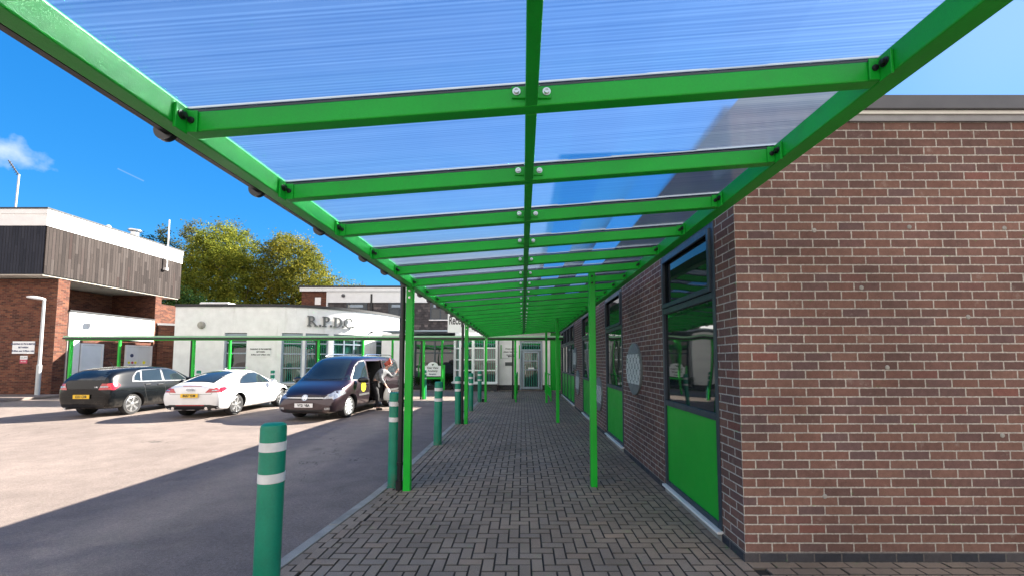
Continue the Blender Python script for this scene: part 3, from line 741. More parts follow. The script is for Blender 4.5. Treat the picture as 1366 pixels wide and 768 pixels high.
text('CCTV', .11, frame((1,0,0),(0,0,1),(-23.35, LY - .021, 1.8)), MAT['ink'], 'lettering', q)
text('IN USE', .08, frame((1,0,0),(0,0,1),(-23.35, LY - .021, 1.63)), MAT['signwhite'], 'lettering', q)
# street lamp
sl = empty('street_lamp', (-22.08, 18.55, .1), 'grey street lamp post in front of the shaded brick wall', 'street lamp')
MB().tube([(-22.08,18.55,.1),(-22.08,18.55,1.45)], .085, 16).tube([(-22.08,18.55,1.45),(-22.08,18.55,1.5)], [.085,.06], 16).build('base_column', MAT['greysteel'], sl, smooth=True)
MB().tube([(-22.08,18.55,1.5),(-22.08,18.55,4.45)], [.058,.05], 16).build('pole', MAT['greysteel'], sl, smooth=True)
hd = MB(); ring = []
for i, (t, w_, h_) in enumerate(((0,.05,.05),(.08,.09,.08),(.25,.14,.10),(.5,.17,.10),(.72,.13,.075),(.82,.05,.03))):
    for k in range(12):
        a = 2*math.pi*k/12; ring.append((-22.05 - t, 18.55 + w_*math.cos(a), 4.47 + t*.14 + h_*math.sin(a)*(1 if math.sin(a) > 0 else .5)))
hd.add(ring, [(i*12+k, i*12+(k+1)%12, (i+1)*12+(k+1)%12, (i+1)*12+k) for i in range(5) for k in range(12)] + [list(range(12)), list(range(71,59,-1))])
hd.build('lamp_head', MAT['white'], sl, smooth=True)
# garden wall with a lamp
gw = empty('brick_wall', (-20.8, 24.6, 0), 'low sunlit orange brick wall between the timber-clad building and the white building', 'wall')
t_ = Vector((2.6, 1.9, 0)).normalized(); n_ = Vector((t_.y, -t_.x, 0))
A = Vector((-22.0, 24.4, 0)); 
MB().obox(A + t_*1.7 + Vector((0,0,1.9)), t_, n_, 3.4, .25, 3.8).build('brickwork', MAT['brick_far'], gw)
MB().obox(A + t_*1.7 + Vector((0,0,3.86)), t_, n_, 3.5, .32, .12).build('coping', MAT['white'], gw)
MB().lathe([(.11,0),(.11,.1),(.05,.16),(0,.16)], 14, frame(t_, (0,0,1), A + t_*.9 + n_*.13 + Vector((0,0,3.0)))).build('bulkhead_lamp', MAT['black'], gw, smooth=True)
MB().lathe([(.42,0),(.42,.05),(.36,.06),(.36,.03),(0,.03)], 28, frame(t_, (0,0,1), A + t_*1.5 + n_*.13 + Vector((0,0,1.4)))).build('round_vent', MAT['coping'], gw, smooth=True)

# ------------------------------------------------------------------ white rendered building with curved end
wb = empty('rendered_building', (-14, 26, 0), 'white rendered single storey building with a curved end and raised metal letters', 'building')
ZT = 4.68
SX0, SX1, SY = -19.22, -14.0, 22.3
L1 = SX1 - SX0
EA, EB = 5.35, 7.2
arc = [(0, 0)]
NA = 240
cum = [0]; ap = []
for i in range(NA+1):
    t = R(82)*i/NA; ap.append((SX1 + EA*math.sin(t), SY + EB*(1 - math.cos(t)), t))
    if i: cum.append(cum[-1] + math.hypot(ap[i][0]-ap[i-1][0], ap[i][1]-ap[i-1][1]))
LA = cum[-1]
def path(s):
    if s <= L1: return Vector((SX0 + s, SY, 0)), Vector((1,0,0))
    q = min(s - L1, LA - 1e-6); lo = 0
    while cum[lo+1] < q: lo += 1
    k = (q - cum[lo])/(cum[lo+1] - cum[lo]); t = ap[lo][2] + (ap[lo+1][2]-ap[lo][2])*k
    return Vector((SX1 + EA*math.sin(t), SY + EB*(1-math.cos(t)), 0)), Vector((EA*math.cos(t), EB*math.sin(t), 0)).normalized()
def s_at_px(px):           # arc length where the wall is met along a plan bearing
    best = None
    for i in range(800):
        s = (L1 + LA)*i/799; p, t = path(s); e = abs((p.x/(p.y - .1)) - (px - 697)/540)
        if best is None or e < best[0]: best = (e, s)
    return best[1]
WINS = [(s_at_px(a), s_at_px(b), z0, z1, nv, bl) for a, b, z0, z1, nv, bl in (
    (297,327,.45,3.2,1,'glass'), (374,402,.42,3.2,1,'blinds'), (406,437,.42,3.2,1,'blinds'), (443.5,485,.42,3.2,3,'blinds'), (501,514,.42,3.2,1,'blinds'))]
brk = sorted(set([0, L1 + LA] + [L1 + LA*i/40 for i in range(41)] + [q for w_ in WINS for q in w_[:2]]))
wl = MB()
def nrm(t): return Vector((t.y, -t.x, 0))
for s0, s1 in zip(brk, brk[1:]):
    p0, t0 = path(s0 + 1e-6); p1, t1 = path(s1 - 1e-6)
    ww = [w_ for w_ in WINS if w_[0] - 1e-4 <= s0 and s1 <= w_[1] + 1e-4]
    up = Vector((0,0,1))
    def q(za, zb): wl.add([p0 + up*za, p1 + up*za, p1 + up*zb, p0 + up*zb], [(0,1,2,3)])
    if ww:
        _, _, z0, z1, _, _ = ww[0]; q(0, z0); q(z1, ZT)
        i0 = p0 - nrm(t0)*.2; i1 = p1 - nrm(t1)*.2
        for z in (z0, z1): wl.add([p0 + up*z, p1 + up*z, i1 + up*z, i0 + up*z], [(0,1,2,3)])
        for (pp, ii, cond) in ((p0, i0, abs(s0 - ww[0][0]) < 1e-4), (p1, i1, abs(s1 - ww[0][1]) < 1e-4)):
            if cond: wl.add([pp + up*z0, ii + up*z0, ii + up*z1, pp + up*z1], [(0,1,2,3)])
    else: q(0, ZT)
pe, te = path(L1 + LA - 1e-6)
wl.add([(SX0, SY, 0), (SX0, SY + 9, 0), (SX0, SY + 9, ZT), (SX0, SY, ZT)], [(0,1,2,3)])
wl.build('wall', MAT['render'], wb)
rf = [(SX0, SY + 9, ZT)] + [(path(s)[0].x, path(s)[0].y, ZT) for s in brk] + [(pe.x, SY + 9, ZT)]
MB().add([(x, y, ZT - .03) for x, y, z in rf], [list(range(len(rf)))]).build('roof', MAT['felt'], wb)
ed = MB()
for s0, s1 in zip(brk, brk[1:]):
    p0, t0 = path(s0 + 1e-6); p1, t1 = path(s1 - 1e-6)
    vs = []
    for p_, t in ((p0, t0), (p1, t1)):
        n = nrm(t)
        for d, z in ((.06, ZT - .05), (.06, ZT + .10), (-.15, ZT + .10), (-.15, ZT - .05)): vs.append(p_ + n*d + Vector((0,0,z)))
    ed.add(vs, [(0,4,5,1),(1,5,6,2),(2,6,7,3),(3,7,4,0)])
ed.build('roof_edge', MAT['felt'], wb)
pl = MB()
for s0, s1 in zip(brk, brk[1:]):
    p0, t0 = path(s0 + 1e-6); p1, t1 = path(s1 - 1e-6); a0 = p0 + nrm(t0)*.03; a1 = p1 + nrm(t1)*.03
    pl.add([a0, a1, a1 + Vector((0,0,.28)), a0 + Vector((0,0,.28)), p0 + Vector((0,0,.28)), p1 + Vector((0,0,.28))], [(0,1,2,3),(3,2,5,4)])
pl.build('plinth', MAT['plinth'], wb)
for (s0, s1, z0, z1, nv, bl) in WINS:
    fr_ = MB(); gl_ = MB(); N = 8 if s0 > L1 - 1 else 1
    ss = [s0 + (s1 - s0)*i/N for i in range(N+1)]
    for a, b in zip(ss, ss[1:]):
        p0, t0 = path(a); p1, t1 = path(b); i0 = p0 - nrm(t0)*.15; i1 = p1 - nrm(t1)*.15
        gl_.add([i0 + Vector((0,0,z0)), i1 + Vector((0,0,z0)), i1 + Vector((0,0,z1)), i0 + Vector((0,0,z1))], [(0,1,2,3)])
        t = (p1 - p0); c = (i0 + i1)/2 + nrm(t0)*.03
        for z in (z0 + .04, z0 + .83, z0 + 1.62, z0 + 2.2, z1 - .19): fr_.obox(c + Vector((0,0,z)), t, nrm(t0), t.length + .01, .06, .07 if z < z1 - .3 else .3)
    for k in range(nv + 1):
        s = s0 + .035 + (s1 - s0 - .07)*k/nv; p_, t = path(s)
        fr_.obox(p_ - nrm(t)*.118 + Vector((0,0,(z0+z1)/2)), t, nrm(t), .075, .066, z1 - z0)
    fo = fr_.build('window', MAT['frame_grey'], wb)
    gl_.build('pane', MAT[bl], fo)
    sm = MB()
    for a, b in zip(ss, ss[1:]):
        p0, t0 = path(a); p1, t1 = path(b); t = p1 - p0
        sm.obox((p0+p1)/2 + nrm(t0)*.0 + Vector((0,0,z0 - .02)), t, nrm(t0), t.length + .01, .2, .045)
    sm.build('sill', MAT['upvc'], fo)
# raised letters R.P.D.C.
def serif(ch, h):
    """polygons (outer loops as strokes) for a serif capital of height h"""
    q = []
    sw = h*.18; th = h*.085
    def rect(x0, x1, y0, y1): q.append([(x0,y0),(x1,y0),(x1,y1),(x0,y1)])
    def arcb(cx, cy, rx, ry, a0, a1, w0, w1, n=14):
        for i in range(n):
            pa = []
            for k in (i, i+1):
                u = k/n; a = R(a0 + (a1-a0)*u); wd = th + (w1 - th)*max(0, math.cos(a))**1 if w0 == 'r' else th + (w1 - th)*max(0, -math.cos(a))
                pa.append(((cx + rx*math.cos(a), cy + ry*math.sin(a)), (cx + (rx-wd)*math.cos(a), cy + (ry-max(th, wd*.6))*math.sin(a))))
            q.append([pa[0][0], pa[1][0], pa[1][1], pa[0][1]])
    if ch in 'RPD':
        x = h*.1; rect(x, x + sw, 0, h); rect(0, x + sw + h*.1, 0, th); rect(0, x + sw, h - th, h)
        if ch == 'D': rect(x+sw, h*.32, h - th, h); rect(x+sw, h*.32, 0, th); arcb(h*.32, h*.5, h*.52, h*.5, 90, -90, 'r', sw*1.15); wd = h*.86
        else:
            rect(x+sw, h*.36, h - th, h); rect(x+sw, h*.36, h*.46, h*.46 + th); arcb(h*.36, h*.73, h*.30, h*.27, 90, -90, 'r', sw); wd = h*.68
            if ch == 'R': q.append([(h*.36,h*.48),(h*.52,h*.48),(h*.84,th),(h*.66,th)]); rect(h*.62, h*.94, 0, th); wd = h*.92
    elif ch == 'C':
        arcb(h*.46, h*.5, h*.46, h*.5, 50, 310, 'l', sw*1.1, 26); rect(h*.70, h*.76, h*.62, h*.9); wd = h*.84
    else: rect(0, sw, 0, sw); wd = sw
    return q, wd
def slabs(polys, M, d, m):
    for k, poly in enumerate(polys): m.prism(poly, M @ Matrix.Translation((0,0,.0007*(k % 5))), d)
LH = .58
for ch, px in (('R',414.5),('.',424.6),('P',432.5),('.',439.0),('D',448.3),('.',455.5),('C',461.8),('.',468.0)):
    s = s_at_px(px); p_, t = path(s); n = nrm(t)
    polys, wd = serif(ch, LH)
    m = MB(); slabs(polys, frame(t, (0,0,1), p_ + n*.035 - t*wd/2 + Vector((0,0,3.60))), .09, m)
    m.build('letter', MAT['letter'], wb)
lq = MB().lathe([(.2,0),(.2,.08),(.15,.13),(0,.14)], 24, frame((1,0,0),(0,0,1),(-17.72, SY, 3.62))); lq.build('bulkhead_lamp', MAT['cream'], wb, smooth=True)
p_, t = path(s_at_px(494)); MB().lathe([(.06,0),(.06,.12),(0,.14)], 12, frame(t, (0,0,1), p_ + Vector((0,0,3.45)))).build('camera_dome', MAT['black'], wb, smooth=True)
MB().box(-18.9, -17.2, 23.5, 25.5, ZT, ZT + .38).build('roof_light', MAT['white'], wb, bev=.06)
sign('parking_sign', -14.93, -13.86, 1.88, 2.40, SY, 'white parking restriction sign on white rendered wall between two windows', PK, .105, 'ink', leading=.15)

# ------------------------------------------------------------------ reception building at the end of the walkway
rc = empty('reception_building', (-1, 25, 0), 'white reception building with curved glazed bay and grey entrance door at the walkway end', 'building')
DY = 22.9
m = MB()
m.box(-1.34, -.16, DY, DY + .3, .3, 3.3); m.box(1.12, 1.56, DY, DY + .3, .3, 3.3); m.box(-.16, 1.12, DY, DY + .3, 2.78, 3.3)
m.box(-8.6, -6.75, 24.7, 25.0, 0, 3.3); m.box(-1.3, 8, 23.3, 34, 0, 3.25); m.box(-8.6, -1.3, 27.4, 34, 0, 3.25)
m.build('wall', MAT['render'], rc)
for bx_ in ((-1.36, -.2, DY - .02, DY + .2, 0, .298), (1.14, 1.58, DY - .02, DY + .2, 0, .298), (-8.6, -6.74, 24.68, 24.9, 0, .3)): MB().box(*bx_).build('plinth', MAT['plinth'], rc)
MB().box(-1.25, 2.6, 22.4, 23.2, 3.31, 3.42).build('porch_roof', MAT['coping'], rc)
MB().box(-8.6, 8, 24.6, 34, 3.43, 3.52).build('roof', MAT['frame_grey'], rc)
MB().box(1.58, 2.4, DY + .05, DY + .2, 0, 3.25).build('green_panel', MAT['infill'], rc)
# door
d = MB().box(-.14, -.06, DY - .06, DY + .04, .05, 2.72).box(1.02, 1.10, DY - .06, DY + .04, .05, 2.72).box(-.06, 1.02, DY - .06, DY + .04, 2.64, 2.72).box(-.06, 1.02, DY - .06, DY + .04, 2.22, 2.30)
for (a, b, z0, z1) in ((.0,.1,.08,2.2),(.86,.96,.08,2.2),(.1,.86,.08,.2),(.1,.86,1.12,1.18),(.1,.86,1.62,1.68),(.1,.86,2.1,2.2)): d.box(a, b, DY - .03, DY + .02, z0, z1)
do = d.build('door', MAT['frame_grey'], rc)
MB().box(.02, .94, DY + .022, DY + .03, .1, 2.2).box(-.06, 1.02, DY + .022, DY + .03, 2.3, 2.64).build('pane', MAT['blinds'], do)
MB().box(.14, .17, DY - .09, DY - .06, .9, 1.4).build('handle', MAT['steel'], do)
MB().box(.32, .66, DY - .012, DY + .021, 1.19, 1.28).build('notice', MAT['signwhite'], do)
# bay
bay = [(-3.95,24.4),(-3.85,23.2),(-3.45,22.55),(-2.7,22.25),(-1.42,22.25)]
b_ = MB(); f_ = MB(); g2 = MB()
for (x0, y0), (x1, y1) in zip(bay, bay[1:]):
    p0 = Vector((x0,y0,0)); p1 = Vector((x1,y1,0)); t = p1 - p0; n = nrm(t.normalized()); c = (p0+p1)/2
    b_.obox(c + Vector((0,0,.19)), t, n, t.length + .05, .22, .38)
    f_.obox(c + n*.03 + Vector((0,0,.42)), t, n, t.length + .12, .34, .07)
    for z in (.48, 1.13, 1.72, 2.35, 2.95): f_.obox(c + Vector((0,0,z)), t, n, t.length, .08, .07)
    nv = 2 if t.length > 1.2 else 1
    for k in range(nv + 1): f_.obox(p0 + t*(k/nv) + n*.01 + Vector((0,0,1.7)), t, n, .12, .12, 2.56)
    g2.add([p0 - n*.03 + Vector((0,0,.45)), p1 - n*.03 + Vector((0,0,.45)), p1 - n*.03 + Vector((0,0,3)), p0 - n*.03 + Vector((0,0,3))], [(0,1,2,3)])
b_.build('bay_base', MAT['plinth'], rc)
fo = f_.build('window', MAT['upvc'], rc); g2.build('pane', MAT['blinds'], fo)
rm = MB(); pr = [(x, y) for x, y in bay] + [(-1.42, 24.4)]
rm.prism([(x*1.0, y - .12) for x, y in pr], Matrix.Translation((0,0,2.98)), .28); rm.build('bay_roof', MAT['white'], rc)
# glazed recess left of the bay
f_ = MB()
for x in (-6.72, -5.5, -4.12): f_.box(x, x + .09, 25.2, 25.3, .0, 3.0)
f_.box(-6.7, -4.05, 25.21, 25.29, 2.86, 3.0); f_.box(-6.7, -4.05, 25.215, 25.285, 2.1, 2.18); f_.box(-6.7, -4.05, 25.21, 25.29, .0, .25)
fo = f_.build('window', MAT['anthracite'], rc); MB().box(-6.7, -4.05, 25.24, 25.25, .2, 2.9).build('pane', MAT['glass'], fo)
# big white panel with lettering over the bay
bn = empty('reception_sign', (-2.9, 21.75, 3.16), 'large white reception sign panel above the glazed bay', 'sign')
MB().box(-4.02, -1.2, 21.68, 21.75, 3.17, 4.42).build('board', MAT['signwhite'], bn)
text('Reception', .62, frame((1,0,0),(0,0,1),(-3.96, 21.678, 3.80)), MAT['ink'], 'lettering', bn, bold=.012, sx=.52, align='LEFT')
q = sign('direction_sign', -1.18, -.2, 1.80, 2.52, DY, 'white green-edged direction sign on the wall left of the entrance door', ['Front office', 'please report to', 'reception'], .115, 'ink', leading=.17)
MB().box(-1.235, -1.183, DY - .03, DY - .003, 1.78, 2.54).box(-.197, -.145, DY - .03, DY - .003, 1.78, 2.54).build('green_edge', MAT['infill'], q)
ar = MB().prism([(0,0),(.1,.06),(.1,.02),(.4,.02),(.4,-.02),(.1,-.02),(.1,-.06)], frame((1,0,0),(0,0,1),(-.85, DY - .0255, 1.90)), .004); ar.build('arrow', MAT['ink'], q)
lbx = empty('letter_box', (-.75, DY, 1.38), 'small grey letter plate on white wall under the direction sign', 'letter box')
MB().box(-.98, -.55, DY - .03, DY - .003, 1.38, 1.58).build('plate', MAT['letter'], lbx, bev=.006)
MB().box(-.92, -.61, DY - .036, DY - .0305, 1.46, 1.5).build('flap', MAT['coping'], lbx)
# school name board on green posts
nb = empty('name_board', (-5.1, 23.2, 0), 'white arched name board on green posts in a dark planting bed', 'sign')
poly = [(-.47,0),(.47,0),(.47,.58)] + [(.30*math.cos(R(a)) , .60 + .2*math.sin(R(a))) for a in range(0, 181, 20)] + [(-.47,.58)]
MB().prism(poly, frame((1,0,0),(0,0,1),(-5.12, 23.2, .78)), .04).build('board', MAT['signwhite'], nb)
for i, (t, z, sz) in enumerate((('Oak View', 1.25, .16), ('Academy', 1.08, .15), ('Reception', .9, .1))):
    text(t, sz, frame((1,0,0),(0,0,1),(-5.12, 23.158, z)), MAT['ink' if i < 2 else 'navy'], 'lettering', nb, bold=.004)
MB().prism([(0,-.07),(.06,0),(.09,.07),(.02,.03),(-.06,.04),(-.05,-.02)], frame((1,0,0),(0,0,1),(-5.12,23.159,1.44)), .004).build('emblem', MAT['ink'], nb)
for x in (-5.75, -4.52): MB().box(x, x + .09, 23.18, 23.27, 0, 1.42).build('post', MAT['green'], nb, bev=.005)
MB().box(-5.66, -4.52, 23.2, 23.25, .62, .72).build('rail', MAT['green'], nb)
bed = MB().box(-6.6, -4.1, 23.4, 25.1, .0, .12); tag(bed.build('planting_bed', MAT['joint'], bev=.02), kind='structure')
# ramp handrails
for i, (x, ya, yb, lab) in enumerate(((-.26,16.2,20.8,'green hooped handrail on the left of the entrance ramp'), (1.16,16.6,20.8,'green hooped handrail on the right of the entrance ramp'))):
    h = empty('handrail', (x, ya, 0), lab, 'handrail', 'handrails of the entrance ramp')
    MB().tube([(x,ya,.0),(x,ya,.95),(x,ya+.03,1.04),(x,ya+.12,1.08),(x,yb-.12,1.08),(x,yb-.03,1.04),(x,yb,.95),(x,yb,.0)], .024, 10).build('top_rail', MAT['green'], h, smooth=True)
    MB().tube([(x,ya,.55),(x,yb,.55)], .02, 8).tube([(x,ya,.15),(x,yb,.15)], .02, 8).build('mid_rail', MAT['green'], h, smooth=True)
    b_ = MB()
    for k in range(1, 24): b_.tube([(x, ya + (yb-ya)*k/24, .15), (x, ya + (yb-ya)*k/24, .55 if k % 8 else 1.07)], .011 if k % 8 else .02, 6)
    b_.build('balusters', MAT['green'], h)

# ------------------------------------------------------------------ two-storey block behind
BY = 38.0
bb = empty('school_block', (-8, 42, 0), 'two storey flat roofed block with dark hung tiles behind the white building', 'building')
MB().box(-20.9, -18.5, BY, 50, 0, 8.15).build('brick_wall', MAT['brick_far'], bb)
MB().box(-18.35, 12, BY, 50, 0, 7.1).build('tile_hung_wall', MAT['tiles'], bb)
MB().box(-18.35, 12, BY - .1, 50, 7.103, 8.15).build('fascia', MAT['upvc'], bb)
MB().box(-21.0, 12.1, BY - .2, 50.1, 8.153, 8.5).build('fascia', MAT['upvc'], bb)
MB().box(-21.05, 12.15, BY - .25, 50.15, 8.503, 8.66).build('roof_edge', MAT['felt'], bb)
MB().box(-18.49, -18.36, BY - .12, BY + .1, 0, 8.15).build('corner_trim', MAT['upvc'], bb)
for (a, b) in ((-16.6,-14.65),(-12.65,-10.7),(-8.7,-6.8),(-4.7,-2.8)):
    f = MB().box(a, a+.1, BY-.07, BY-.005, 5.5, 7.09).box(b-.1, b, BY-.07, BY-.005, 5.5, 7.09).box(a+.1, b-.1, BY-.07, BY-.005, 5.5, 5.6).box(a+.1, b-.1, BY-.07, BY-.005, 6.98, 7.09).box((a+b)/2-.05, (a+b)/2+.05, BY-.07, BY-.006, 5.6, 6.5).box(a+.1, b-.1, BY-.07, BY-.006, 6.5, 6.6)
    fo = f.build('window', MAT['anthracite'], bb)
    MB().box(a+.1, b-.1, BY-.03, BY-.02, 5.6, 6.98).build('pane', MAT['carglass'], fo)
    MB().box(a+.3, b-.4, BY-.019-.03, BY-.031, 6.65, 6.9).build('blind', MAT['frame_grey'], fo)
    MB().box(a-.1, b+.1, BY-.12, BY, 5.4, 5.497).build('sill', MAT['white'], fo)
MB().tube([(-14.25, BY-.08, 4.0), (-14.25, BY-.08, 7.9)], .1, 10).build('soil_pipe', MAT['black'], bb, smooth=True)
MB().box(-19.6, -19.05, BY-.06, BY-.005, 6.9, 7.6).build('alarm_box', MAT['white'], bb)
MB().lathe([(.16,0),(.16,.1),(0,.14)], 12, frame((1,0,0),(0,0,1),(-16.9, BY-.1, 7.75))).build('flood_light', MAT['coping'], bb)

# ------------------------------------------------------------------ trees
def leafmat(name, stops):
    g = G(name); geo = g.node('ShaderNodeNewGeometry'); P = geo.outputs['Position']
    c = g.ramp(g.M('ADD', g.M('MULTIPLY', geo.outputs['Random Per Island'], .6), g.M('MULTIPLY', g.rng(g.noise(P, .42, 3), .3, .7), .4)), stops)
    d = g.node('ShaderNodeBsdfDiffuse', {'Color': c}).outputs[0]; t = g.node('ShaderNodeBsdfTranslucent', {'Color': c}).outputs[0]
    m = g.node('ShaderNodeMixShader', {0: .5, 1: d, 2: t}).outputs[0]
    g.t.links.new(m, g.out.inputs[0]); return g.m
LM1 = leafmat('yellow_olive_leaves', [(0,(.055,.085,.016)),(.35,(.13,.165,.028)),(.65,(.235,.25,.036)),(.88,(.36,.34,.045)),(1,(.42,.38,.05))])
LM2 = leafmat('golden_olive_leaves', [(0,(.05,.075,.015)),(.4,(.13,.145,.026)),(.75,(.25,.23,.036)),(1,(.38,.30,.045))])
LM3 = leafmat('dark_green_leaves', [(0,(.008,.022,.008)),(.5,(.018,.042,.013)),(1,(.04,.075,.02))])
LM4 = leafmat('grey_green_leaves', [(0,(.05,.06,.025)),(.5,(.10,.11,.04)),(1,(.20,.18,.05))])
MAT['bark'] = paint('tree_bark', (.10,.08,.06), .9, .3, 3, bump=.02)
def tree(name, base, crown, n, lm, lab, ls=.23, dens=1., seed=1, group=None, h0=None):
    rnd = random.Random(seed); q = empty(name, base, lab, 'tree', group)
    bx, by, bz = base
    tops = [Vector(c[:3]) for c in crown]; zmin = min(c[2] - c[5] for c in crown)
    t = MB(); fork = Vector((bx, by, max(1.5, zmin + 1)))
    t.tube([(bx,by,0), (bx + .1, by, fork.z*.5), fork], [.45,.36,.3], 10)
    for c in tops:
        mid = (fork + c)/2 + Vector((rnd.uniform(-.4,.4), rnd.uniform(-.4,.4), .3)); t.tube([fork, mid, c], [.22,.13,.05], 7)
        for _ in range(5):
            e = c + Vector((rnd.gauss(0,1), rnd.gauss(0,1), rnd.gauss(.4,.8)))*1.4; t.tube([mid*.4 + c*.6, e], [.06,.015], 5)
    t.build('trunk', MAT['bark'], q, smooth=True)
    vs = []; fs = []
    vol = [c[3]*c[4]*c[5] for c in crown]; tv = sum(vol)
    for c, v in zip(crown, vol):
        k = int(n*v/tv); ncl = max(10, int(k/95)); cl_ = []
        for _ in range(ncl):
            while True:
                d = Vector((rnd.uniform(-1,1), rnd.uniform(-1,1), rnd.uniform(-1,1)))
                if d.length < 1: break
            d = d.normalized()*(d.length**.45)
            cl_.append((Vector((c[0]+d.x*c[3], c[1]+d.y*c[4], c[2]+d.z*c[5])), rnd.uniform(.35,.95)))
        for _ in range(k):
            cc_, r_ = rnd.choice(cl_)
            p_ = cc_ + Vector((rnd.gauss(0,1), rnd.gauss(0,1), rnd.gauss(0,.8)))*r_*.62
            a = Vector((rnd.gauss(0,1), rnd.gauss(0,1), rnd.gauss(0,.7))).normalized(); b = a.cross(Vector((rnd.gauss(0,1), rnd.gauss(0,1), rnd.gauss(0,1)))).normalized()
            L = ls*rnd.uniform(.6,1.4); w_ = L*.5; i = len(vs)
            vs += [p_ - a*L*.5, p_ + b*w_*.5, p_ + a*L*.5, p_ - b*w_*.5]; fs.append((i, i+1, i+2, i+3))
    m = MB(); m.v = vs; m.f = fs; m.mi = [0]*len(fs); 
    me = bpy.data.meshes.new('crown'); o_ = Vector(base)
    me.from_pydata([tuple(v - o_) for v in vs], [], fs); me.materials.append(lm); o = bpy.data.objects.new('crown', me); COL.objects.link(o); o.parent = q
    return q
tree('willow_tree', (-34.5,46,0), [(-35.2,46,9.5,4.6,4.2,6.0),(-33.2,45.5,12.6,3.6,3.5,4.2),(-37.2,46.5,8,3.2,3.4,5.5),(-31.0,45,8.0,3.2,3,5.0),(-34.5,46,14.6,2.6,2.5,2.6)], 66000, LM1, 'tallest yellow-green tree rising behind the white rendered building', seed=3)
tree('willow_tree', (-26.5,47,0), [(-27.2,47,10.5,3.8,3.6,5.6),(-25.2,46.5,8.4,3.4,3.2,5.0),(-28.0,47.5,14.0,2.0,2.2,2.6),(-23.4,46.5,7.2,2.3,2.4,3.8)], 54000, LM2, 'golden olive tree right of the tallest one, behind the flat roofed block', seed=5)
tree('poplar_tree', (-41.5,52,0), [(-44.0,52,15.8,3.2,3,3.6),(-40.8,52,16.0,3.0,3,4.2),(-37.5,52,15.5,2.6,2.6,4.2),(-42.5,52,10.5,3.4,3.2,5)], 15000, LM4, 'sparse grey-green tree top showing behind the tallest yellow tree', seed=8, ls=.24)
tree('conifer_tree', (-45.5,50,0), [(-45.5,50,14.4,2.6,2.4,2.8),(-45.5,50,9.5,3.6,3.4,5.5)], 18000, LM3, 'dark green tree behind the metal flue on the timber-clad building', seed=9)
tree('shade_tree', (-31.5,38.5,0), [(-32.8,38.5,4.2,3.6,2.6,4.2),(-29.5,39.5,3.5,2.4,2.4,3.6)], 26000, LM3, 'dark lower tree between timber-clad building and white building', seed=11, ls=.18)
tree('small_tree', (-23.5,56,0), [(-25.2,56,10.6,2.4,2,2.6),(-22.6,56,9.8,2.0,2,2.4)], 6000, LM2, 'small yellowing tree top peeping over the flat roofed block', seed=13, ls=.24)
def shrub(x, y, r_, h, seed, lab):
    rnd = random.Random(seed); q = empty('shrub', (x,y,.1), lab, 'shrub', 'shrubs in the planting bed')
    t = MB()
    for _ in range(6): t.tube([(x,y,.1),(x+rnd.gauss(0,.15),y+rnd.gauss(0,.12),h*.8)], [.014,.005], 5)
    t.build('stem', MAT['bark'], q)
    m = MB()
    for _ in range(900):
        p_ = Vector((x+rnd.gauss(0,r_*.5), y+rnd.gauss(0,r_*.4), .15 + h*abs(rnd.betavariate(2,1.6))))
        a = Vector((rnd.gauss(0,1),rnd.gauss(0,1),rnd.gauss(0,1))).normalized()*.05; b = a.cross(Vector((0,.3,1))).normalized()*.02
        m.add([p_-a,p_+b,p_+a,p_-b], [(0,1,2,3)])
    m.build('foliage', LM3, q)
shrub(-6.1,24.1,.4,.6,1,'low dark shrub left of the name board'); shrub(-4.5,24.3,.4,.75,2,'low dark shrub right of the name board'); shrub(-5.2,24.5,.4,.45,3,'low dark shrub directly behind the name board')


# ------------------------------------------------------------------ cars
def carpaint(name, c, metal=0., rough=.28, coat=1., spec=.5):
    g = G(name); p = g.obj()
    n = g.rng(g.noise(p, 2.2, 4), .3, .7, .93, 1.05)
    col = g.mix(1., c, g.node('ShaderNodeCombineColor', {0: n, 1: n, 2: n}).outputs[0], 'MULTIPLY')
    sp = g.node('ShaderNodeSeparateXYZ', {0: p})
    dirt = g.M('MULTIPLY', g.rng(sp.outputs[2], .55, .2, 0, .35), g.rng(g.noise(p, 6, 4), .35, .7))
    col = g.mix(dirt, col, (.16,.14,.12))
    return g.bsdf(col, g.M('ADD', rough, g.M('MULTIPLY', dirt, .5)), metal, None, spec, coat)
PAINT = {'black': carpaint('black_car_paint', (.004,.005,.006), 0., .22, coat=.35, spec=.2), 'white': carpaint('white_car_paint', (.74,.75,.75)), 'maroon': carpaint('dark_aubergine_car_paint', (.036,.020,.027), .7, .30)}
MAT['redlamp'] = paint('red_tail_lamp', (.42,.012,.018), .12, .1, 6, coat=1.)
MAT['lamp'] = paint('clear_headlamp', (.36,.38,.41), .10, .5, 22, metal=.5, coat=1.)
MAT['chrome'] = paint('bright_trim', (.75,.76,.78), .16, .05, 6, metal=1.)
MAT['trim'] = paint('satin_window_trim', (.11,.115,.12), .3, .1, 6, metal=.7)
MAT['alloy'] = paint('alloy_wheel_silver', (.66,.67,.68), .28, .1, 8, metal=.85)
MAT['plate_y'] = paint('yellow_number_plate', (.80,.50,.02), .4, .05, 5)
MAT['plate_w'] = paint('white_number_plate', (.80,.80,.80), .4, .05, 5)
MAT['emblem'] = paint('silver_blue_emblem', (.42,.50,.62), .25, .1, 5, metal=.5)
MAT['seatcloth'] = paint('dark_seat_cloth', (.03,.03,.034), .9, .2, 6)

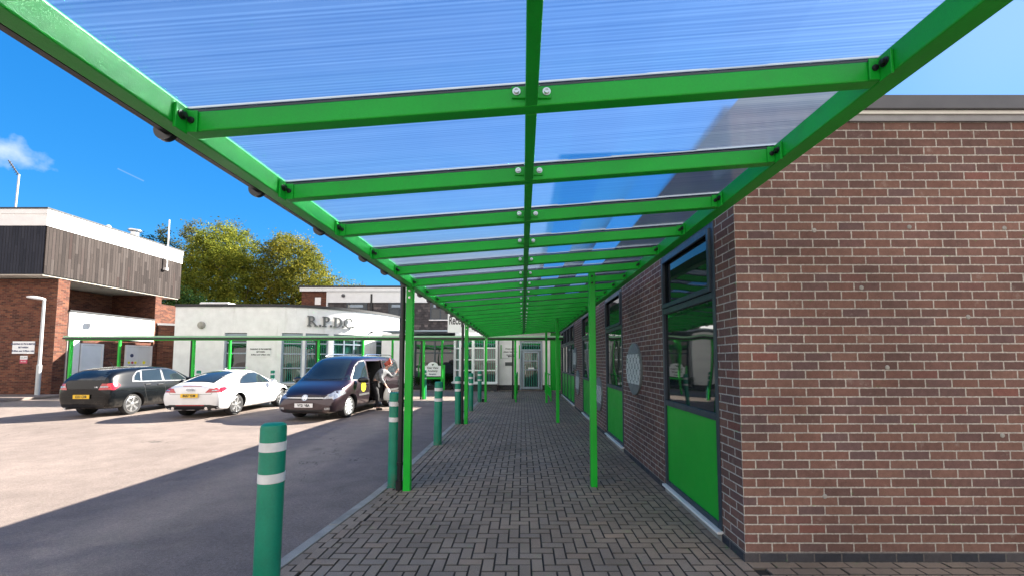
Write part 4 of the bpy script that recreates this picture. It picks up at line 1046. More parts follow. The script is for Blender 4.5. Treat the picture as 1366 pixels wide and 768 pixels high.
def car_body(st, arches, paintm, cut=None):
    """st: stations (x, zbottom, zbelt, ztop, w_sill, w_mid, w_belt, w_roof, drop)"""
    ring = []
    for (x, zb, zs, zc_, w_b, w_m, w_s, w_r, dr) in st:
        h = [(w_b*.86, zb), (w_b, zb + .05), (w_m, zb + (zs - zb)*.45), (w_m*.995, zb + (zs-zb)*.78), (w_s, zs), (w_r + (w_s - w_r)*.42, zs + (zc_ - dr - zs)*.55), (w_r, zc_ - dr), (w_r*.62, zc_ - dr*.22)]
        pts = [(0, zb)] + h + [(0, zc_)] + [(-a, b) for a, b in reversed(h)]
        ring.append([(x, a, b) for a, b in pts])
    n = len(ring[0]); vs = [p for r in ring for p in r]; fs = []
    for i in range(len(ring)-1):
        for k in range(n): fs.append((i*n+k, i*n+(k+1)%n, (i+1)*n+(k+1)%n, (i+1)*n+k))
    for e in (0, len(ring)-1):
        b = e*n; half = 9
        fs.append((b, b+1, b+n-1))
        for k in range(1, half-1): fs.append((b+k, b+k+1, b+n-k-1, b+n-k))
        fs.append((b+half-1, b+half, b+half+1))
    me = bpy.data.meshes.new('body'); me.from_pydata(vs, [], fs)
    bm = bmesh.new(); bm.from_mesh(me); bmesh.ops.recalc_face_normals(bm, faces=bm.faces); bm.to_mesh(me); bm.free()
    o = bpy.data.objects.new('tmp', me); COL.objects.link(o)
    sd = o.modifiers.new('s', 'SUBSURF'); sd.levels = 3; sd.render_levels = 3
    cm = MB()
    for (x, r, hw) in arches:
        for sg in (1, -1):
            cm.tube([(x, sg*(hw - .28), r[1]), (x, sg*(hw + .4), r[1])], r[0], 40)
    if cut: cm.box(*cut)
    co = cm.build('cutter', paintm); bo = o.modifiers.new('b', 'BOOLEAN'); bo.object = co; bo.solver = 'EXACT'; bo.operation = 'DIFFERENCE'; bo.use_self = True
    dg = bpy.context.evaluated_depsgraph_get(); nm = bpy.data.meshes.new_from_object(o.evaluated_get(dg))
    bpy.data.objects.remove(o); bpy.data.objects.remove(co)
    full = nm.copy()
    nm.materials.clear(); nm.materials.append(paintm); nm.materials.append(MAT['rubber'])
    for p in nm.polygons:
        p.use_smooth = True
        c = p.center
        for (x, r, hw) in arches:
            if abs(c.y) > hw - .3 and abs(c.y) < hw + .1 and (c.x-x)**2 + (c.z-r[1])**2 < (r[0]+.006)**2:
                nv = p.normal
                if abs(nv.y) < .5 or abs(c.y) < hw - .2: p.material_index = 1
        if cut and cut[0]-.01 < c.x < cut[1]+.01 and cut[2]-.01 < c.y < cut[3]+.01 and cut[4]-.01 < c.z < cut[5]+.01 and (c.y < cut[2]+.02 or abs(p.normal.y) < .3): p.material_index = 1
    nm.set_sharp_from_angle(angle=R(36))
    bm = bmesh.new(); bm.from_mesh(nm); tree_ = BVHTree.FromBMesh(bm); bm.free()
    return nm, tree_
def put(name, me, parent):
    me.name = name; o = bpy.data.objects.new(name, me); COL.objects.link(o); o.parent = parent; return o
def panel(name, poly, axis, bvh, mat, parent, off=.006, cuts=3, maxgap=9):
    """outline projected on the body: axis +y/-y side, +x front, -x rear, +z top"""
    bm = bmesh.new()
    bm.faces.new([bm.verts.new((a, b, 0)) for a, b in poly])
    bmesh.ops.triangulate(bm, faces=bm.faces[:])
    for _ in range(cuts): bmesh.ops.subdivide_edges(bm, edges=[e for e in bm.edges if e.calc_length() > .09], cuts=1, use_grid_fill=True); bmesh.ops.triangulate(bm, faces=bm.faces[:])
    bad = []
    for v in bm.verts:
        a, b = v.co.x, v.co.y
        o, d = {'+y': ((a, 4, b), (0,-1,0)), '-y': ((a, -4, b), (0,1,0)), '+x': ((5, a, b), (-1,0,0)), '-x': ((-5, a, b), (1,0,0)), '+z': ((a, b, 5), (0,0,-1))}[axis]
        h = bvh.ray_cast(Vector(o), Vector(d))
        if h[0] is None: bad.append(v); v.co = Vector((0,0,-9)); continue
        v.co = h[0] - Vector(d)*off + (h[1]*off*.3 if h[1].dot(Vector(d)) < 0 else -h[1]*off*.3)
    if bad: bmesh.ops.delete(bm, geom=bad, context='VERTS')
    bmesh.ops.recalc_face_normals(bm, faces=bm.faces)
    me = bpy.data.meshes.new(name); bm.to_mesh(me); bm.free()
    me.materials.append(mat); me.polygons.foreach_set('use_smooth', [True]*len(me.polygons))
    return put(name, me, parent)
def mir(poly): return [(a, b) for a, b in poly]
def grow(poly, d):
    cx = sum(p[0] for p in poly)/len(poly); cy = sum(p[1] for p in poly)/len(poly)
    out = []
    n = len(poly); area = sum(poly[i][0]*poly[(i+1)%n][1] - poly[(i+1)%n][0]*poly[i][1] for i in range(n)); sg = 1 if area > 0 else -1
    for i in range(n):
        p0, p1, p2 = Vector(poly[i-1]), Vector(poly[i]), Vector(poly[(i+1)%n])
        e1 = (p1-p0).normalized(); e2 = (p2-p1).normalized(); n1 = Vector((e1.y,-e1.x))*sg; n2 = Vector((e2.y,-e2.x))*sg
        m = (n1+n2); m = m.normalized() if m.length > .1 else n1
        out.append(tuple(p1 + m*d/max(.5, m.dot(n1))))
    return out
def wheel(x, y, r, wd, side, spokes, parent, rimmat='alloy', twin=False):
    M = frame((1,0,0),(0,0,1),(x, y, r)) if side < 0 else frame((-1,0,0),(0,0,1),(x, y, r))
    rr = r*.715
    t = MB().lathe([(rr,-wd),(r*.93,-wd),(r*.99,-wd*.8),(r,-wd*.5),(r*.99,-.02),(r*.93,.0),(rr+.015,.004),(rr,-.012)], 40, M)
    to = t.build('wheel', MAT['rubber'], parent, smooth=True)
    m = MB().lathe([(rr*1.005,-.10),(rr*1.005,.0),(rr*.955,.006),(rr*.93,-.02),(rr*.93,-.10)], 40, M)
    m.lathe([(rr*.24,-.06),(rr*.24,-.012),(rr*.18,-.002),(0,.0)], 20, M)
    for k in range(spokes):
        for da in ((-.09, .09) if twin else (0,)):
            a = 2*math.pi*k/spokes + .3
            d = Vector((math.cos(a), math.sin(a), 0)); d2 = Vector((math.cos(a+da), math.sin(a+da), 0)); e = Vector((-d.y, d.x, 0)); e2 = Vector((-d2.y, d2.x, 0)); w1 = rr*.075 if twin else rr*.13; w2 = rr*.055 if twin else rr*.10
            p0 = d*rr*.18 + e*da*rr*.2; p1 = d2*rr*.95
            pts = [p0-e*w1, p0+e*w1, p1+e2*w2, p1-e2*w2]
            m.add([M @ (p_ + Vector((0,0,z))) for z in (-.055, -.008) for p_ in pts], [(3,2,1,0),(4,5,6,7),(0,1,5,4),(1,2,6,5),(2,3,7,6),(3,0,4,7)])
    m.build('rim', MAT[rimmat], to, smooth=True)
    MB().lathe([(rr*.93,-.09),(0,-.09)], 24, M).build('dark_backing', MAT['darkroom'], to)  # plain dark disc closing the wheel behind the spokes
def plate(txt, x, z, facing, mat, parent, w=.52, h=.112, tilt=0.):
    fx = 1 if facing > 0 else -1
    Mx = frame((0, fx, 0), (-fx*tilt, 0, 1), (x, 0, z))
    p_ = MB(); c = [Mx @ Vector((a*w/2, b*h/2, d)) for d in (0, .008) for a, b in ((-1,-1),(1,-1),(1,1),(-1,1))]
    p_.add(c, [(3,2,1,0),(4,5,6,7),(0,1,5,4),(1,2,6,5),(2,3,7,6),(3,0,4,7)])
    po = p_.build('number_plate', MAT[mat], parent)
    text(txt, .098, Mx @ Matrix.Translation((0,-.004,.0085)), MAT['ink'], 'lettering', po, depth=.002, sx=.82, bold=.004)
def sidepair(name, poly, bvh, mat, parent, off=.006, rim=None, rimmat=None, sides=('+y','-y')):
    for ax in sides:
        if rim: panel('window_trim', grow(poly, rim), ax, bvh, MAT[rimmat or 'black'], parent, off*.5)
        o = panel(name, poly, ax, bvh, MAT[mat], parent, off)
def seam(path_, bvh, parent, ax, w=.007, off=.0022, name='door_seam'):
    """a thin dark shut line"""
    m = MB(); prev = None
    for (p0, p1) in zip(path_, path_[1:]):
        n = 10; L = []
        for i in range(n+1):
            a = p0[0]+(p1[0]-p0[0])*i/n; b = p0[1]+(p1[1]-p0[1])*i/n
            d = Vector((p1[0]-p0[0], p1[1]-p0[1])).normalized(); nn = Vector((-d.y, d.x))*w/2
            for sg in (1,-1):
                q = (a+nn.x*sg, b+nn.y*sg)
                o, dr = {'+y': ((q[0],4,q[1]),(0,-1,0)), '-y': ((q[0],-4,q[1]),(0,1,0)), '-x': ((-5,q[0],q[1]),(1,0,0)), '+x': ((5,q[0],q[1]),(-1,0,0)), '+z': ((q[0],q[1],5),(0,0,-1))}[ax]
                h = bvh.ray_cast(Vector(o), Vector(dr)); L.append((h[0] - Vector(dr)*off) if h[0] else None)
        for i in range(n):
            a = L[2*i:2*i+4]
            if None not in a: m.add(a, [(0,1,3,2)])
    if m.f: return m.build(name, MAT['rubber'], parent)
def mirror(x, y, z, mat, parent, sg, s=1.):
    m = MB(); ring = []
    for i, (t, w_, h_) in enumerate(((0,.03,.03),(.03,.075,.06),(.12,.085,.075),(.2,.075,.065),(.24,.04,.035))):
        for k in range(12):
            a = 2*math.pi*k/12; ring.append((x - .02*i + w_*s*math.cos(a)*.8, y + sg*(t+.02)*s, z + h_*s*math.sin(a)))
    m.add(ring, [(i*12+k, i*12+(k+1)%12, (i+1)*12+(k+1)%12, (i+1)*12+k) for i in range(4) for k in range(12)] + [list(range(12)), list(range(59,47,-1))])
    o = m.build('door_mirror', mat, parent, smooth=True)
    return o
def handle(x, z, bvh, parent, ax, mat, L=.2):
    sg = 1 if ax == '+y' else -1
    h = bvh.ray_cast(Vector((x, 4*sg, z)), Vector((0,-sg,0)))
    if h[0]: MB().box(x-L/2, x+L/2, *(sorted((h[0].y + sg*.004, h[0].y + sg*.03))), z-.018, z+.018).build('door_handle', mat, parent, bev=.01)
def ringmesh(cx_, M, r, t, n=28): 
    return [(r-t,0),(r-t,.006),(r,.006),(r,0)]

# ---- black hatchback
def hatch():
    q = empty('parked_car', (0,0,0), 'black five door hatchback seen from behind, leftmost of the three in the row', 'car')
    st = [(-2.13,.40,.66,.82,.55,.66,.62,.52,.03),(-2.10,.28,.82,1.04,.70,.79,.77,.66,.05),(-2.03,.24,.94,1.15,.78,.85,.80,.68,.06),(-1.90,.23,.97,1.31,.82,.88,.80,.66,.07),(-1.68,.22,.975,1.40,.83,.89,.80,.645,.065),(-1.25,.21,.955,1.445,.83,.885,.795,.63,.06),
          (-.7,.20,.95,1.455,.83,.88,.79,.625,.06),(-.1,.20,.935,1.45,.83,.88,.785,.62,.06),(.35,.20,.92,1.40,.83,.88,.785,.60,.06),(.75,.20,.905,1.20,.83,.885,.79,.63,.06),(1.05,.20,.89,1.00,.83,.89,.80,.70,.04),(1.5,.20,.83,.92,.83,.89,.78,.66,.05),(1.85,.22,.74,.82,.78,.85,.72,.56,.05),(2.05,.26,.64,.70,.66,.75,.64,.48,.03),(2.13,.36,.54,.60,.5,.6,.52,.4,.02)]
    nm, bv = car_body(st, [(1.33,(.355,.315),.80),(-1.33,(.355,.315),.80)], PAINT['black'])
    b = put('body', nm, q)
    W3 = [[(-1.30,1.03),(-1.08,1.0),(-1.02,1.29),(-1.14,1.27),(-1.26,1.14)], [(-1.04,1.0),(-.30,.985),(-.27,1.345),(-.95,1.32)], [(-.20,.985),(.72,.965),(.66,1.03),(.36,1.25),(.12,1.335),(-.20,1.345)]]
    for ax in ('+y','-y'):
        panel('window_trim', [(-1.37,.985),(.80,.925),(.68,1.06),(.40,1.28),(.12,1.375),(-.3,1.37),(-.95,1.345),(-1.13,1.30),(-1.30,1.15)], ax, bv, MAT['trim'], b, .003)
        for w_ in W3: panel('side_window', w_, ax, bv, MAT['carglass'], b, .007)
        seam([(-.25,.97),(-.25,.30)], bv, b, ax); seam([(.80,.93),(.86,.6),(.80,.30),(-.85,.30),(-.98,.62),(-1.02,.96)], bv, b, ax)
        handle(-.42,.86,bv,b,ax,MAT['black']); handle(-1.0+.12,.88,bv,b,ax,MAT['black'])
        panel('tail_lamp', [(-2.2,.80),(-1.98,.78),(-1.78,.90),(-1.83,.98),(-2.2,.96)], ax, bv, MAT['redlamp'], b, .006)
        panel('side_sill', [(-.95,.24),(.95,.24),(.95,.30),(-.95,.30)], ax, bv, MAT['black'], b, .01)
        panel('headlamp', [(1.62,.70),(2.1,.62),(2.06,.72),(1.72,.80)], ax, bv, MAT['lamp'], b, .006)
    panel('rear_window', [(-.62,1.06),(.62,1.06),(.57,1.325),(-.57,1.325)], '-x', bv, MAT['carglass'], b, .007)
    panel('windscreen', [(-.66,1.02),(.66,1.02),(.54,1.36),(-.54,1.36)], '+x', bv, MAT['carglass'], b, .007)
    for sg in (1,-1):
        panel('tail_lamp', [(sg*.50,.79),(sg*.80,.79),(sg*.80,.965),(sg*.58,.97)], '-x', bv, MAT['redlamp'], b, .006)
        panel('lamp_strip', [(sg*.54,.86),(sg*.76,.86),(sg*.76,.895),(sg*.56,.895)], '-x', bv, MAT['lamp'], b, .010)
        wheel(1.33, sg*.80, .316, .2, 1 if sg > 0 else -1, 6, q, twin=True); wheel(-1.33, sg*.80, .316, .2, 1 if sg > 0 else -1, 6, q, twin=True)
        mirror(.62, sg*.84, .99, PAINT['black'], b, sg)
    seam([(-.80,.60),(.80,.60)], bv, b, '-x', .008); panel('rear_skirt', [(-.66,.30),(.66,.30),(.70,.37),(-.70,.37)], '-x', bv, MAT['black'], b, .006)
    plate('CL51 CXR', -2.155, .60, -1, 'plate_y', b)
    M = frame((0,-1,0),(0.1,0,1),(-2.085,0,.93))
    e = MB().lathe([(.045,-.03),(.045,.006),(.036,.008),(0,.008)], 20, M).build('emblem', MAT['chrome'], b, smooth=True)
    m = MB()
    for a0 in (0, 180): m.prism([(0,0)] + [(.03*math.cos(R(a0+t)), .03*math.sin(R(a0+t))) for t in range(0,91,15)], M @ Matrix.Translation((0,0,.008)), .002)
    m.build('emblem_quarter', MAT['emblem'], e)
    text('118d', .06, frame((0,-1,0),(.2,0,1),(-2.098,-.42,.86)), MAT['chrome'], 'badge', b, depth=.03)
    MB().tube([(-1.25,0,1.42),(-1.42,0,1.62)], [.012,.004], 8).build('aerial', MAT['black'], b)
    MB().tube([(-2.12,.55,.26),(-1.9,.55,.26)], .035, 12).build('exhaust', MAT['steel'], b)
    return q
# ---- white coupe
def coupe():
    q = empty('parked_car', (0,0,0), 'white two door coupe with sloping roof, seen from behind in the middle of the row', 'car')
    st = [(-2.07,.42,.60,.70,.58,.70,.66,.56,.03),(-2.05,.26,.76,.91,.74,.84,.79,.62,.05),(-1.94,.21,.87,1.0,.82,.91,.82,.62,.06),(-1.72,.20,.90,1.105,.85,.935,.81,.60,.07),(-1.35,.19,.91,1.255,.86,.94,.80,.545,.075),(-.9,.18,.905,1.345,.85,.92,.79,.53,.065),
          (-.4,.18,.895,1.395,.84,.91,.785,.53,.06),(.0,.18,.885,1.385,.84,.905,.785,.53,.06),(.35,.18,.875,1.29,.84,.905,.79,.54,.06),(.75,.18,.865,1.08,.84,.91,.80,.62,.05),(1.05,.18,.85,.93,.84,.925,.81,.70,.04),(1.4,.18,.80,.86,.84,.93,.80,.66,.05),(1.75,.20,.71,.77,.80,.89,.74,.58,.05),(1.98,.24,.60,.66,.68,.77,.66,.5,.03),(2.08,.34,.50,.56,.5,.6,.54,.4,.02)]
    nm, bv = car_body(st, [(1.235,(.37,.325),.82),(-1.235,(.37,.325),.82)], PAINT['white'])
    b = put('body', nm, q)
    for ax in ('+y','-y'):
        wp = [(-.98,.965),(.62,.935),(.56,1.0),(.28,1.17),(.02,1.255),(-.32,1.255),(-.66,1.17),(-.88,1.05)]
        panel('window_trim', grow(wp,.03), ax, bv, MAT['black'], b, .003); panel('side_window', wp, ax, bv, MAT['carglass'], b, .007)
        seam([(.68,.89),(.74,.6),(.66,.27),(-.48,.27),(-.60,.55),(-.58,.93)], bv, b, ax); handle(-.40,.80,bv,b,ax,MAT['chrome'])
        seam([(-1.0,.88),(-1.16,.88),(-1.16,.76),(-1.0,.76),(-1.0,.88)], bv, b, ax)
        panel('tail_lamp', [(-2.2,.74),(-1.94,.75),(-1.68,.86),(-1.74,.90),(-2.2,.88)], ax, bv, MAT['redlamp'], b, .006)
        panel('headlamp', [(1.55,.68),(2.0,.58),(1.94,.68),(1.62,.77)], ax, bv, MAT['lamp'], b, .006)
    panel('window_trim', [(-1.83,-.52),(-1.83,.52),(-.84,.47),(-.84,-.47)], '+z', bv, MAT['black'], b, .003)
    panel('rear_window', [(-1.80,-.485),(-1.80,.485),(-.88,.435),(-.88,-.435)], '+z', bv, MAT['carglass'], b, .007)
    panel('windscreen', [(.90,-.64),(.90,.64),(.22,.47),(.22,-.47)], '+z', bv, MAT['carglass'], b, .007)
    for sg in (1,-1):
        panel('tail_lamp', [(sg*.44,.745),(sg*.84,.76),(sg*.84,.87),(sg*.54,.865)], '-x', bv, MAT['redlamp'], b, .006)
        panel('lamp_strip', [(sg*.62,.79),(sg*.80,.80),(sg*.80,.83),(sg*.64,.825)], '-x', bv, MAT['lamp'], b, .010)
        wheel(1.235, sg*.835, .325, .23, 1 if sg > 0 else -1, 7, q, twin=False); wheel(-1.235, sg*.835, .325, .23, 1 if sg > 0 else -1, 7, q)
        mirror(.50, sg*.84, .93, PAINT['white'], b, sg)
        MB().tube([(-2.09,sg*.5,.30),(-1.95,sg*.5,.30)], .045, 14).build('exhaust', MAT['chrome'], b)
    panel('rear_diffuser', [(-.78,.225),(.78,.225),(.80,.36),(.60,.40),(-.60,.40),(-.80,.36)], '-x', bv, MAT['black'], b, .006)
    panel('reflector', [(-.42,.375),(.42,.375),(.42,.395),(-.42,.395)], '-x', bv, MAT['redlamp'], b, .01)
    seam([(-.70,.90),(-.62,.70),(.62,.70),(.70,.90)], bv, b, '-x', .008)
    panel('brake_light', [(-.28,.925),(.28,.925),(.28,.94),(-.28,.94)], '-x', bv, MAT['redlamp'], b, .008)
    plate('BG57 YDM', -2.112, .665, -1, 'plate_y', b)
    e = MB()
    for k in range(4):
        M = frame((0,-1,0),(.3,0,1),(-2.085, .084 - .056*k, .83)); e.lathe([(.032,-.004),(.032,.006),(.039,.006),(.039,-.004)], 20, M)
    e.build('emblem', MAT['chrome'], b)
    MB().tube([(-.55,0,1.355),(-.68,0,1.42)], [.02,.008], 8).build('aerial', MAT['white'], b)
    return q
# ---- people carrier with its side door open
def van():
    q = empty('parked_van', (0,0,0), 'dark aubergine van facing the camera with its sliding side door open', 'van')
    st = [(-2.42,.42,.70,1.10,.62,.74,.70,.58,.04),(-2.40,.27,.98,1.62,.76,.85,.82,.66,.07),(-2.32,.22,1.05,1.79,.80,.885,.855,.70,.09),(-2.05,.20,1.07,1.845,.83,.90,.865,.72,.08),(-1.2,.20,1.07,1.86,.84,.90,.865,.725,.07),(-.3,.20,1.06,1.86,.84,.90,.865,.725,.07),
          (.45,.20,1.05,1.835,.84,.90,.865,.715,.07),(.85,.20,1.04,1.73,.84,.90,.865,.69,.08),(1.2,.20,1.02,1.47,.84,.90,.865,.68,.08),(1.50,.20,1.00,1.19,.84,.90,.865,.72,.06),(1.68,.20,.96,1.07,.84,.90,.86,.74,.045),(1.98,.20,.87,.99,.84,.895,.83,.70,.055),(2.22,.20,.74,.88,.80,.86,.77,.62,.06),(2.38,.21,.60,.72,.72,.79,.71,.56,.05),(2.44,.28,.46,.54,.60,.68,.62,.50,.03)]
    cut = (-.62, .36, .28, 1.3, .36, 1.66)
    nm, bv = car_body(st, [(1.50,(.375,.325),.80),(-1.50,(.375,.325),.80)], PAINT['maroon'], cut)
    b = put('body', nm, q)
    # body without the door hole for the sides that are whole
    for ax in ('+y','-y'):
        fw = [(.45,1.10),(1.36,1.10),(1.22,1.24),(.95,1.50),(.72,1.62),(.45,1.66)]
        panel('window_trim', grow(fw,.03), ax, bv, MAT['black'], b, .003); panel('side_window', fw, ax, bv, MAT['carglass'], b, .007)
        ql = [(1.42,1.10),(1.60,1.10),(1.34,1.26)]
        panel('quarter_light', ql, ax, bv, MAT['carglass'], b, .007)
        rw = [(-2.15,1.12),(-1.45,1.12),(-1.45,1.64),(-2.05,1.62)]
        panel('window_trim', grow(rw,.03), ax, bv, MAT['black'], b, .003); panel('side_window', rw, ax, bv, MAT['carglass'], b, .007)
        seam([(.40,1.68),(.40,.30),(1.05,.28),(1.20,.55),(1.42,.98)], bv, b, ax)
        panel('side_moulding', [(.44,.60),(1.10,.60),(1.12,.66),(.44,.66)], ax, bv, MAT['steel'], b, .012)
        panel('side_moulding', [(-2.2,.60),(-.75,.60),(-.75,.66),(-2.2,.66)], ax, bv, MAT['steel'], b, .012)
        panel('side_sill', [(-1.10,.23),(1.10,.23),(1.10,.34),(-1.10,.34)], ax, bv, MAT['black'], b, .010)
        handle(.56,.93,bv,b,ax,PAINT['maroon'])
        panel('headlamp', [(1.86,.74),(2.10,.68),(2.32,.60),(2.36,.70),(2.14,.82),(1.92,.84)], ax, bv, MAT['lamp'], b, .006)
        panel('tail_lamp', [(-2.44,.85),(-2.28,.85),(-2.26,1.25),(-2.36,1.28)], ax, bv, MAT['redlamp'], b, .006)
    panel('side_window', [(-.62,1.12),(.34,1.12),(.34,1.64),(-.62,1.64)], '-y', bv, MAT['carglass'], b, .007)
    # slid-back door standing proud of the rear quarter
    dm = MB(); sec = [(.36,.895),(.60,.945),(.95,.945),(1.07,.90),(1.40,.83),(1.70,.755)]
    xs_ = [-1.78, -.66]; vs = []
    for x in xs_:
        for d in (0, -.05): vs += [(x, y_ + .035 + d, z) for z, y_ in sec]
    n = len(sec); fs = []
    for i in range(n-1): fs += [(i, i+1, 2*n+i+1, 2*n+i), (n+i, 3*n+i, 3*n+i+1, n+i+1), (i, n+i, n+i+1, i+1), (2*n+i, 2*n+i+1, 3*n+i+1, 3*n+i)]
    fs += [(0, 2*n, 3*n, n), (n-1, 2*n-1, 4*n-1, 3*n-1)]
    dm.add(vs, fs); do = dm.build('sliding_door', PAINT['maroon'], q, bev=.02, smooth=False)
    wm_ = MB(); wz = [(1.12,.877),(1.40,.83),(1.63,.773)]
    wm_.add([(x, y_ + .042, z) for x in (-1.70,-.75) for z, y_ in wz], [(0,1,4,3),(1,2,5,4)]); wm_.build('side_window', MAT['carglass'], do)
    MB().box(-1.74, -.70, .985, .996, .60, .66).build('side_moulding', MAT['steel'], do)
    MB().box(-.86, -.70, .985, 1.01, .95, .99).build('door_handle', MAT['black'], do, bev=.008)
    # seats in the opening
    for x in (-.35,):
        s = MB().box(x-.26, x+.26, -.55, .45, .58, .74); s.box(x-.34, x-.2, -.55, .45, .74, 1.28); s.box(x-.33,x-.22,.02,.28,1.28,1.46); s.build('seat', MAT['seatcloth'], q, bev=.04)
    MB().box(-.60, .34, .30, .86, .345, .36).build('step', MAT['black'], q)
    panel('windscreen_trim', [(-.80,1.08),(.80,1.08),(.66,1.72),(-.66,1.72)], '+x', bv, MAT['black'], b, .003)
    panel('windscreen', [(-.76,1.10),(.76,1.10),(.63,1.69),(-.63,1.69)], '+x', bv, MAT['carglass'], b, .007)
    for sg in (1,-1):
        panel('headlamp', [(sg*.50,.62),(sg*.80,.63),(sg*.80,.76),(sg*.64,.74)], '+x', bv, MAT['lamp'], b, .006)
        panel('fog_lamp', [(sg*.58,.32),(sg*.72,.33),(sg*.72,.385),(sg*.58,.385)], '+x', bv, MAT['lamp'], b, .006)
        wheel(1.50, sg*.805, .325, .21, 1 if sg > 0 else -1, 10, q, 'greysteel'); wheel(-1.50, sg*.805, .325, .21, 1 if sg > 0 else -1, 10, q, 'greysteel')
        mirror(1.18, sg*.88, 1.08, MAT['black'], b, sg, 1.25)
        rl = MB().tube([(-1.9,sg*.66,1.815),(-1.75,sg*.66,1.875),(.15,sg*.66,1.875),(.32,sg*.66,1.81)], .017, 8); rl.tube([(-.8,sg*.66,1.80),(-.8,sg*.66,1.875)], .014, 6); rl.build('roof_rail', MAT['chrome'], b, smooth=True)
        panel('wiper', [(sg*.05-.0,1.11),(sg*.6,1.13),(sg*.6,1.145),(sg*.05,1.125)], '+x', bv, MAT['black'], b, .016)
    panel('upper_grille', [(-.50,.60),(.50,.60),(.56,.69),(-.56,.69)], '+x', bv, MAT['black'], b, .005)
    panel('grille_bar', [(-.52,.636),(.52,.636),(.53,.654),(-.53,.654)], '+x', bv, MAT['chrome'], b, .010)
    panel('lower_grille', [(-.50,.26),(.50,.26),(.54,.33),(-.54,.33)], '+x', bv, MAT['black'], b, .005)
    seam([(-.78,.78),(-.66,.715),(.66,.715),(.78,.78)], bv, b, '+x', .008)
    h = bv.ray_cast(Vector((5,0,.65)), Vector((-1,0,0)))[0].x
    M = frame((0,1,0),(-.25,0,1),(h + .004, 0, .65))
    e = MB().lathe([(.085,-.02),(.085,.012),(.074,.014),(.074,.008),(0,.008)], 28, M).build('emblem', MAT['emblem'], b, smooth=True)
    m = MB()
    def bar(p0, p1, w_=.013):
        d = Vector((p1[0]-p0[0], p1[1]-p0[1])).normalized(); nn = Vector((-d.y, d.x))*w_/2
        m.prism([(p0[0]+nn.x,p0[1]+nn.y),(p0[0]-nn.x,p0[1]-nn.y),(p1[0]-nn.x,p1[1]-nn.y),(p1[0]+nn.x,p1[1]+nn.y)], M @ Matrix.Translation((0,0,.008)), .004)
    for sg in (1,-1): bar((sg*.03,.068),(0,.008)); bar((sg*.066,.036),(sg*.034,-.058)); bar((sg*.034,-.058),(0,.0))
    m.build('emblem_letters', MAT['chrome'], e)
    h2 = bv.ray_cast(Vector((5,.2,.44)), Vector((-1,0,0)))[0].x
    plate('VY21 VBA', h2 + .012, .445, 1, 'plate_w', b)
    yd = bv.ray_cast(Vector((.80,4,.86)), Vector((0,-1,0)))[0].y
    MB().lathe([(.15,-.03),(.15,.008),(0,.008)], 28, frame((-1,0,0),(0,0,1),(.80, yd, .86))).build('door_disc', MAT['yellow'], b)
    sw = None
    return q
hc = hatch(); hc.location = (-12.90, 14.06, 0); hc.scale = (1, .91, 1.03); hc.rotation_euler = (0, 0, R(90.5))
cp = coupe(); cp.location = (-9.66, 13.83, 0); cp.scale = (1, .93, 1.0); cp.rotation_euler = (0, 0, R(92.2))
vn = van(); vn.location = (-5.82, 13.66, 0); vn.rotation_euler = (0, 0, R(-94.5))
oc_ = copy_tree(cp); oc_['label'] = 'white car nose just showing at the left edge of the picture'; oc_.location = (-24.95, 17.6 - 2.3, 0); oc_.rotation_euler = (0, 0, R(0))

# ------------------------------------------------------------------ person leaning out of the van
def skin_mesh(name, joints, bones, mat, parent, sub=2, root=0):
    """joints: name -> (pos, radius)"""
    keys = list(joints); ix = {k: i for i, k in enumerate(keys)}
    me = bpy.data.meshes.new(name); o_ = wloc(parent)
    me.from_pydata([tuple(Vector(joints[k][0]) - o_) for k in keys], [(ix[a], ix[b]) for a, b in bones], [])
    o = bpy.data.objects.new(name, me); COL.objects.link(o)
    sk = o.modifiers.new('skin', 'SKIN'); sk.use_smooth_shade = True
    if not me.skin_vertices: 
        bm = bmesh.new(); bm.from_mesh(me); bm.verts.layers.skin.verify(); bm.to_mesh(me); bm.free()
    for i, k in enumerate(keys):
        r = joints[k][1]; me.skin_vertices[0].data[i].radius = (r, r) if not isinstance(r, tuple) else r
        me.skin_vertices[0].data[i].use_root = (i == root)
    sb = o.modifiers.new('sub', 'SUBSURF'); sb.levels = sub; sb.render_levels = sub
    dg = bpy.context.evaluated_depsgraph_get(); nm = bpy.data.meshes.new_from_object(o.evaluated_get(dg)); bpy.data.objects.remove(o)
    nm.name = name; nm.materials.clear(); nm.materials.append(mat); nm.polygons.foreach_set('use_smooth', [True]*len(nm.polygons))
    ob = bpy.data.objects.new(name, nm); COL.objects.link(ob); ob.parent = parent
    return ob
MAT['skin'] = paint('skin', (.52,.30,.22), .5, .08, 8)
MAT['jacket'] = paint('pale_grey_quilted_jacket', (.17,.178,.19), .7, .35, 16, bump=.01)
MAT['trouser'] = paint('black_trousers', (.014,.014,.017), .85, .2, 8)
MAT['hair'] = paint('red_hair', (.42,.07,.035), .55, .3, 30)
MAT['bag'] = paint('white_carrier_bag', (.74,.74,.72), .5, .1, 8)
pe_ = empty('person', (-4.86, 13.85, 0), 'person with red hair in pale grey jacket and black trousers leaning out of the van', 'person')
PX, PY = -4.86, 13.85
def J(x, y, z): return (PX + x, PY + y, z)
